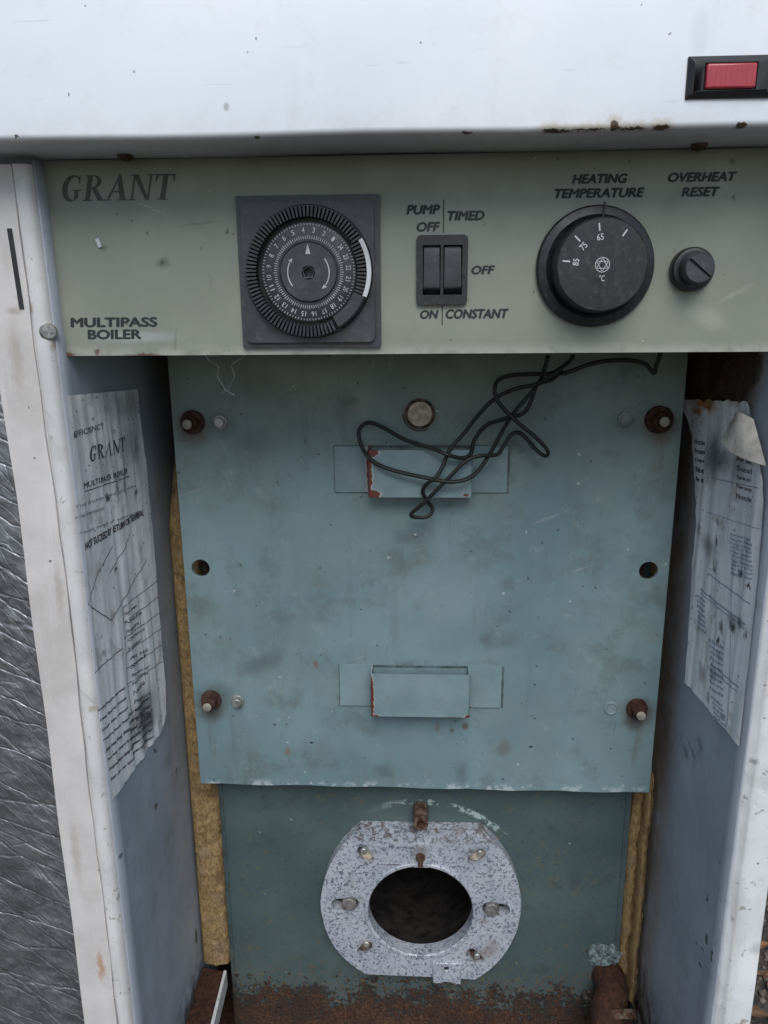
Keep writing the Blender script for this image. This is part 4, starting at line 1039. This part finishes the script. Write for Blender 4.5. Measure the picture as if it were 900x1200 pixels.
# ---- base flange at lower left, pipe stub and rusty base edge at lower right
def ledge(name, pts, zt, th, mat, parent, **k):
    g = MB(); g.prism([(p[0], p[1]) for p in pts], Matrix.Identity(4), zt-th, zt); return g.build(name, mat, parent, **k)
zl = aY(264, 1139, 499).z
def aZ(px, py, Z): d = _ray(px, py); return d*(Z/d.z)
L = [aZ(237, 1133, zl), aZ(262, 1138, zl), aZ(246, 1203, zl), aZ(215, 1210, zl)]
dxy = (L[2]-L[1]); L[2] = L[2]+dxy*.5; L[3] = L[3]+(L[3]-L[0])*.5
bf = ledge('base_flange', [(p.x, p.y) for p in L], zl, 3, MAT['rust'], boiler, bev=.4)
e = [L[1]+Vector((.1, 0, 0)), L[2]+Vector((.1, 0, 0))]
g = MB(); g.prism([(e[0].x, e[0].y), (e[0].x+2.6, e[0].y), (e[1].x+2.6, e[1].y), (e[1].x, e[1].y)], Matrix.Identity(4), zl-14, zl+1.2); g.build('white_edge', MAT['flL'], bf, bev=.6)
L = [aZ(752, 1150, zl-8), aZ(772, 1150, zl-8), aZ(800, 1215, zl-8), aZ(778, 1210, zl-8)]
ledge('base_flange', [(p.x, p.y) for p in L], zl-8, 3, MAT['rust'], boiler, bev=.4)
# pipe
p0 = aY(712, 1142, 500); p1 = aY(714, 1160, 470); p2 = aY(716, 1200, 452); g = MB()
g.tube([(p0.x, 501, p0.z), (p0.x, 486, p0.z-1), (p1.x, 470, p0.z-6), (p1.x, 462, p0.z-20), (p1.x, 460, p0.z-50)], 12.5, 28, 5)
for v in g.bm.verts: v.co += Vector((1, 1, 0))*mnoise.noise(v.co*.22)*1.1+Vector((0, 0, 1))*mnoise.noise(v.co*.5)*.5
pipe = g.build('pipe_elbow', MAT['rust'], boiler)
g = MB(); g.tube([(p0.x, 472.5, p0.z-5), (p0.x+.4, 467.5, p0.z-9)], 14.2, 28, 1); g.tube([(p0.x, 460, p0.z-24), (p0.x, 459.8, p0.z-34)], 14.5, 6, 1); g.build('pipe_collar', MAT['greyrust'], pipe, bev=.6)
g = MB(); mm = frame((aY(708, 1122, 497).x, 499.8, aY(708, 1122, 497).z), (0, -1, 0))
g.lathe([(11.5, 0), (10, 1.6), (6, 2.6), (3, 2.9), (0, 3.0)], mm @ Matrix.Scale(1.15, 4, (1, 0, 0)), 40)
for v in g.bm.verts: v.co += Vector((mnoise.noise(v.co*.3), mnoise.noise(v.co*.31+Vector((9, 0, 0)))*.6, mnoise.noise(v.co*.3+Vector((0, 7, 0)))))*4.5
g.build('weld_patch', MAT['lime'], boiler)

def crumbs(name, n, fn, mat, rr, parent):
    g = MB()
    for k in range(n):
        c = fn(); rad = random.uniform(*rr); t = bmesh.ops.create_icosphere(g.bm, subdivisions=1, radius=rad)
        sx, sy, sz = [random.uniform(.5, 1.3) for _ in range(3)]
        for v in t['verts']: v.co = Vector((v.co.x*sx, v.co.y*sy, v.co.z*sz))*(1+.5*mnoise.noise(v.co*1.1+Vector((k, 0, 0))))+c
    o = g.build(name, MAT[mat], parent, smooth=20); o['kind'] = 'stuff'; return o
def on_ledge():
    t = random.random()**.8; u = random.random(); a_ = aZ(237, 1133, zl).lerp(aZ(215, 1205, zl), t); b_ = aZ(262, 1138, zl).lerp(aZ(246, 1203, zl), t)
    q = a_.lerp(b_, u*.95); q.z = zl+.2; return q
crumbs('rust_crumbs', 130, on_ledge, 'rust', (.25, 1.0), boiler)
crumbs('rust_scale', 900, lambda: Vector((random.uniform(-144, 150), 499.8, -548+min(40, random.expovariate(1/14))-6*random.random())), 'rust', (.25, 1.1), boiler)
crumbs('dirt_crumbs', 60, lambda: Vector((random.uniform(130, 156), random.uniform(488, 500), zl-12+random.random()*4)), 'dirt', (.6, 2.4), boiler)

# ---- paper labels
def ripL(y, z): return 1.1*mnoise.noise(Vector((y*.10, z*.008, 2)))+.55*mnoise.noise(Vector((y*.33, z*.012, 7)))+.2*mnoise.noise(Vector((y*.1, z*.08, 4)))
def warpL(q): return Vector((XLf(q.z)+1.7+ripL(q.y, q.z), q.y, q.z))
def interp(P, t):
    n = len(P)-1; i = min(n-1, int(t*n)); f = t*n-i; return P[i].lerp(P[i+1], f)
XLp = -175.0
Lf = [aX(68, 466, XLp), aX(98, 700, XLp), aX(128, 941, XLp)]
Lf = [Vector((0, 375.6, aX(68, 466, XLp).z)), Vector((0, 375.6, aX(98, 700, XLp).z)), Vector((0, 375.6, aX(128, 941, XLp).z))]
Rg = [aX(x, y, XLp) for x, y in ((161, 456), (165, 505), (171, 560), (177, 620), (182, 690), (188, 765), (191, 800), (193, 835), (190, 853))]
g = MB()
def fl_(u, v):
    a = interp(Lf, v); b = interp(Rg, v); q = a.lerp(b, u)
    q.y += .8*mnoise.noise(Vector((v*30, 3, 0)))*(u > .98); q.z += 1.2*mnoise.noise(Vector((u*14, 5, 0)))*(v > .99)
    return warpL(q)
g.quadgrid(fl_, 48, 90)
labL = g.build('instruction_label', MAT['paperL'], boiler, smooth=80)
labL['label'] = 'wrinkled dirty paper instruction label on the left inner wall'
def ltext(body, a, b, t, bold=.0, serif=False, mat='inkP', side=-1, th=.10):
    X = XLp if side < 0 else XRp
    p0 = aX(*a, X); p1 = aX(*b, X); pt = aX(*t, X)
    g = MB(); wf = warpL if side < 0 else warpR; nr = (1, 0, 0) if side < 0 else (-1, 0, 0)
    if serif: serif_word(g, body, p0, p1, pt, nr, th, .05, .1, wf)
    else: put_text(g, body, p0, p1, pt, nr, th, 0, bold, wf, lift=.15)
    return g.build('print', MAT[mat], labL if side < 0 else labR)
def lline(pts, wdt=.5, side=-1, mat='inkP', n=14):
    X = XLp if side < 0 else XRp; wf = warpL if side < 0 else warpR; g = MB()
    for a, b in zip(pts, pts[1:]):
        p = aX(*a, X); q = aX(*b, X); d = (q-p); nrm = Vector((0, -d.z, d.y)).normalized()*wdt/2
        prev = None
        for k in range(n+1):
            c = p+d*k/n; x = [wf(c+nrm)+Vector((-side*.22, 0, 0)), wf(c-nrm)+Vector((-side*.22, 0, 0))]
            cur = [g.bm.verts.new(v) for v in x]
            if prev: g.bm.faces.new((prev[0], prev[1], cur[1], cur[0]))
            prev = cur
    return g.build('printed_line', MAT[mat], labL if side < 0 else labR)
ltext('GRANT', (103, 542), (145, 528), (103, 524), serif=True)
ltext('EFFICIENCY', (85, 513), (120, 502), (85, 506))
ltext('MULTIPASS BOILER', (96, 573), (148, 554), (96, 566), .01)
lline([(97, 576), (150, 558)], .5)
ltext('2nd pump feed and valve', (86, 597), (158, 571), (86, 592), 0, False, 'inkF'); ltext('boiler thermostat', (86, 609), (119, 597), (86, 604.5), 0, False, 'inkF')
ltext('Always switch off before service', (90, 628), (162, 601), (90, 623.5), 0, False, 'inkF')
ltext('NOT SUCKED BY RETURN OR TERMINAL', (97, 645), (166, 604), (96, 636), .03)
# diagram and table
lline([(130, 640), (113, 670), (100, 708)]); lline([(100, 708), (128, 727)]); lline([(128, 727), (150, 690), (170, 655)]); lline([(126, 672), (145, 640), (150, 625)])
lline([(108, 789), (140, 760)])
lline([(142, 713), (147, 800), (158, 870)], .4)
for k in range(6): lline([(142+k*.9, 712+k*18), (182+k*1.2, 680+k*19)], .4)
for k, xx in enumerate((160, 172)): lline([(xx, 698), (xx+9, 800)], .35)
words = ['Flow temp', 'Nozzle', 'Pressure', 'Output', 'Filter', 'Air set', 'Seal', 'Spacer']
for k in range(14):
    y = 723+k*10.2; x = 144+k*1.1; ltext(words[k % 8], (x, y), (x+14+(k*5 % 9), y-11-(k*3 % 5)), (x, y-4.6))
for k in range(8):
    y = 836+k*11.5; x = 113+k*2.0; ltext(words[(k*3+1) % 8]+' '+words[(k*5+2) % 8]+' '+words[k % 8], (x, y), (x+30, y-28), (x, y-4.5), .02)
for k in range(6):
    y = 842+k*9; x = 148+k*1.0; ltext(words[(k*3) % 8]+' '+words[(k*5+3) % 8], (x, y), (x+24, y-22), (x, y-5), .02)
lline([(128, 650+250), (160, 868)], .4)

XRp = 175.0
def ripR(y, z): return 1.1*mnoise.noise(Vector((y*.10, z*.008, 12)))+.55*mnoise.noise(Vector((y*.33, z*.012, 17)))+.25*mnoise.noise(Vector((y*.1, z*.08, 14)))
def warpR(q):
    zt = aX(840, 520, XRp).z; cur = max(0, (q.z-zt)/35)**2*3.0
    far = max(0, (q.y-472)/20)**2*3*max(0, min(1, (q.z+110)/60))
    return Vector((XRf(q.z)-1.8-ripR(q.y, q.z)-min(4, cur)-min(5, far), q.y, q.z))
Lr = [aX(x, y, XRp) for x, y in ((811, 468), (815, 520), (816, 567), (818, 605), (812, 675), (809, 740), (805, 800))]
Rr = [aX(x, y, XRp) for x, y in ((882, 471), (890, 515), (896, 567), (896, 605), (889, 675), (879, 770), (868, 874))]
g = MB()
def fr_(u, v):
    q = interp(Lr, v).lerp(interp(Rr, v), u)
    q.y += 2.0*mnoise.noise(Vector((v*20, 3, 2)))*(u < .02); q.z += 1.6*mnoise.noise(Vector((u*12, 8, 0)))*(v < .01)
    return warpR(q)
g.quadgrid(fr_, 48, 90)
labR = g.build('instruction_label', MAT['paperR'], boiler, smooth=80); labR['label'] = 'torn rust-stained paper label on the right inner wall'
# curled corner
c00 = aX(860, 488, 171); c10 = aX(883, 491, 173.2); c11 = aX(898, 546, 173); c01 = aX(843, 517, 167)
g = MB()
def fcurl(u, v):
    q = c00.lerp(c10, u).lerp(c01.lerp(c11, u), v); q = q.copy()
    bul = math.sin(math.pi*u)*(3.0)*(1-.3*v); q.x -= bul; 
    q.z += 3*math.sin(math.pi*u)*(1-v)+ -1.5*math.sin(math.pi*u)*v
    return q
g.quadgrid(fcurl, 16, 12); g.build('curled_corner', MAT['curl'], labR, smooth=80)
for k in range(7): lline([(820+k*3, 690+k*0), (820+k*3+.1, 690.1)], .1, 1) if False else None
lline([(832, 672), (881, 708)], .6, 1, 'inkB'); lline([(822, 690), (876, 732)], .7, 1, 'inkB'); lline([(822, 694), (875, 737)], .4, 1, 'inkB')
lline([(842, 640), (840, 760)], .35, 1, 'inkB'); lline([(862, 640), (855, 850)], .35, 1, 'inkB'); lline([(838, 780), (868, 806)], .6, 1, 'inkB'); lline([(838, 786), (866, 811)], .5, 1, 'inkB')
lline([(830, 600), (892, 620)], .3, 1, 'inkB'); lline([(835, 560), (893, 572)], .3, 1)
for k in range(10):
    y = 628+k*5; ltext(words[k % 8]+' '+words[(k+3) % 8], (859, y), (884, y+7), (859, y-3.4), 0, False, 'inkB', 1)
for k in range(7):
    y = 700+k*6; ltext(words[(k+2) % 8], (819, y), (829, y+7), (819, y-4), 0, False, 'inkB', 1)
for k in range(9):
    y = 752+k*7; ltext(words[(k+1) % 8], (834, y), (850, y+9), (834, y-4), 0, False, 'inkB', 1)
for k in range(6):
    y = 818+k*6; ltext(words[(k+4) % 8], (836+k, y), (850+k, y+11), (836+k, y-3), 0, False, 'inkB', 1)
for k in range(5):
    y = 520+k*11; ltext(words[(k+1) % 8], (818, y), (828, y+2), (818, y-6), 0.01, False, 'inkP', 1); ltext(words[(k+5) % 8], (866, y+20), (884, y+25), (866, y+14), 0, False, 'inkP', 1)

# ================================================================== INSULATION (things of their own)
def wool(name, x0, x1, y0, y1, z0, z1, label, group='strips of glass wool at the boiler sides'):
    g = MB(); nu, nv = 10, 320
    ctr = Vector(((x0+x1)/2, (y0+y1)/2, z0)); per = [(x0, y1), (x0, y0+3), (x0+2, y0), ((x0+x1)/2, y0-1.5), (x1-2, y0), (x1, y0+3), (x1, y1)]
    vs = []
    for i in range(nv+1):
        z = z0+(z1-z0)*i/nv; row = []
        fine = []
        for a, b in zip(per, per[1:]):
            for k in range(3): fine.append((a[0]+(b[0]-a[0])*k/3, a[1]+(b[1]-a[1])*k/3))
        fine.append(per[-1])
        for x, y in fine:
            d = Vector((x, y, z)); nn = mnoise.noise(d*.03)*2.0+mnoise.noise(d*.16)*1.3+mnoise.noise(d*.6)*.9+mnoise.noise(d*1.4)*.5
            row.append(g.bm.verts.new((x+nn*.45, y-nn*(1 if y < y1 else 0), z+nn*.3)))
        vs.append(row)
    for i in range(nv):
        for j in range(len(vs[0])-1): g.bm.faces.new((vs[i][j], vs[i+1][j], vs[i+1][j+1], vs[i][j+1]))
    g.bm.faces.new(vs[0]); g.bm.faces.new(vs[-1])
    if x0 > 0:      # pushed back behind the baffle plate
        for v in g.bm.verts:
            if v.co.z > -330: v.co.y += min(1, (v.co.z+330)/30)*26
    else:
        for v in g.bm.verts:
            if v.co.z > -140: v.co.y += min(1, (v.co.z+140)/80)*40
    o = g.build(name, MAT['wool'], smooth=60, origin=ctr); return tag(o, label, 'insulation', group)
wool('insulation_strip', -173.6, -151.5, 505, 640, zl+2, 20, 'yellow glass wool strip between the left casing wall and the boiler body')
wool('insulation_strip', 158.6, 166.0, 504, 640, zl+4, 20, 'paler inner glass wool strip hard against the right edge of the boiler body')
wool('insulation_strip', 168.5, 172.5, 500, 640, zl-20, 20, 'thin darker glass wool strip squeezed against the right casing wall')

# ================================================================== FOIL PANEL at the left
g = MB(); fx0, fx1, fz0, fz1 = -520, -206.5, -615, 60
def ff(u, v):
    x = fx0+(fx1-fx0)*u; z = fz0+(fz1-fz0)*v
    p = x*.89+z*.455; q = -x*.455+z*.89
    rg = lambda k, sp, sq: 1-2*abs(mnoise.noise(Vector((p*sp, k, q*sq))))
    h = .9*rg(1, .010, .028)+.35*rg(4, .03, .09)+.15*mnoise.noise(Vector((p*.1, 5, q*.3)))
    return Vector((x, 377+h*min(1, (fx1-x)/6)*1+(1-u)*6, z))
g.quadgrid(ff, 170, 370)
for v in g.bm.verts: pass
org = (-363, 385, -615)
root = bpy.data.objects.new('foil_lined_panel', None); COL.objects.link(root); root.location = W(Vector(org))
tag(root, 'loose casing panel lined with crinkled silver foil standing left of the boiler', 'panel')
g.build('foil_lining', MAT['foil'], root, smooth=70, origin=org)
g = MB(); g.box(-520, -206.8, 388, 404, -617, 62); g.build('backing_sheet', MAT['flL'], root, bev=1, origin=org)

# ================================================================== CABLES
def z2(x, y, Y): return aY(400+x/3.4615, 400+y/3.4615, Y)
A = [(895, 110, 452), (800, 170, 455), (700, 195, 458), (620, 235, 460), (555, 300, 462), (500, 370, 463), (440, 440, 461), (410, 510, 459), (380, 555, 456), (345, 580, 458), (330, 610, 462), (350, 650, 466), (370, 680, 468),
     (355, 708, 467), (315, 715, 466), (282, 703, 464), (335, 655, 460), (430, 560, 457), (500, 490, 458), (560, 465, 460), (630, 460, 463), (655, 430, 466), (690, 378, 468), (730, 375, 468), (790, 440, 466), (825, 465, 464), (838, 448, 461), (800, 400, 458), (700, 315, 456), (640, 250, 456), (622, 205, 457), (635, 160, 459), (690, 138, 460), (780, 133, 461), (850, 130, 460), (890, 108, 458), (925, 82, 455), (940, 60, 445)]
Bq = [(838, 60, 445), (825, 110, 450), (800, 170, 460), (700, 290, 462), (650, 370, 464), (600, 460, 465), (540, 540, 459), (460, 570, 456), (350, 555, 457), (200, 520, 459), (120, 480, 463), (80, 420, 468), (72, 360, 471), (110, 330, 472), (170, 350, 471), (260, 400, 466), (370, 435, 459), (430, 460, 456), (490, 474, 460), (525, 455, 463), (540, 400, 468), (590, 340, 470), (670, 312, 466), (740, 290, 464), (775, 230, 463), (795, 175, 464), (850, 158, 464), (888, 128, 460), (912, 128, 458)]
Cc = [(657, 436), (698, 425), (732, 422), (755, 426), (766, 437), (769, 428), (774, 414), (776, 400)]
g = MB(); ptsA = [z2(*p) for p in A]; g.tube(ptsA, 1.2, 10, 6)
tag(g.build('cable', MAT['cable'], origin=ptsA[0]), 'thin black cable bent into tight hairpin kinks, its lowest loop ending below the upper handle', 'cable', 'tangled black cables under the control panel')
ptsB = [z2(*p) for p in Bq]+[aY(x, y, 456-2*i) for i, (x, y) in enumerate(Cc[1:])]
g = MB(); g.tube(ptsB, 1.25, 10, 6)
tag(g.build('cable', MAT['cable'], origin=ptsB[0]), 'thin black cable looping wide left over the upper handle and running off right', 'cable', 'tangled black cables under the control panel')
g = MB()
def z1p(x, y, Y): return aY(180+x/2.8125, 410+y/2.8125, Y)
g.tube([z1p(*p) for p in ((168, 5, 440), (180, 32, 445), (213, 55, 448), (210, 85, 450), (225, 112, 451), (240, 133, 452), (268, 150, 452))], .32, 6, 6)
g.tube([z1p(*p) for p in ((305, 5, 440), (293, 25, 445), (258, 50, 448), (267, 85, 450), (256, 110, 451), (241, 131, 452.6), (222, 147, 452))], .32, 6, 6)
g.tube([z1p(*p) for p in ((232, 128, 451.5), (243, 136, 452.4), (250, 130, 451.6), (238, 134, 452.9), (244, 127, 452))], .3, 6, 4)
tag(g.build('wire_hook', MAT['wire'], origin=z1p(240, 5, 440)), 'thin pale twisted wire hanging below the control panel at left', 'wire')
# cobweb threads
g = MB()
for x, y0, y1 in ((437, 418, 452), (457, 418, 438), (460, 418, 434)):
    g.tube([aY(x, y0, 440), aY(x-1, (y0+y1)/2, 450), aY(x-1.5, y1, 458)], .07, 4, 4)
tag(g.build('cobweb_thread', MAT['wire'], origin=aY(445, 418, 440)), 'fine pale cobweb threads hanging under the middle of the control panel', 'cobweb')
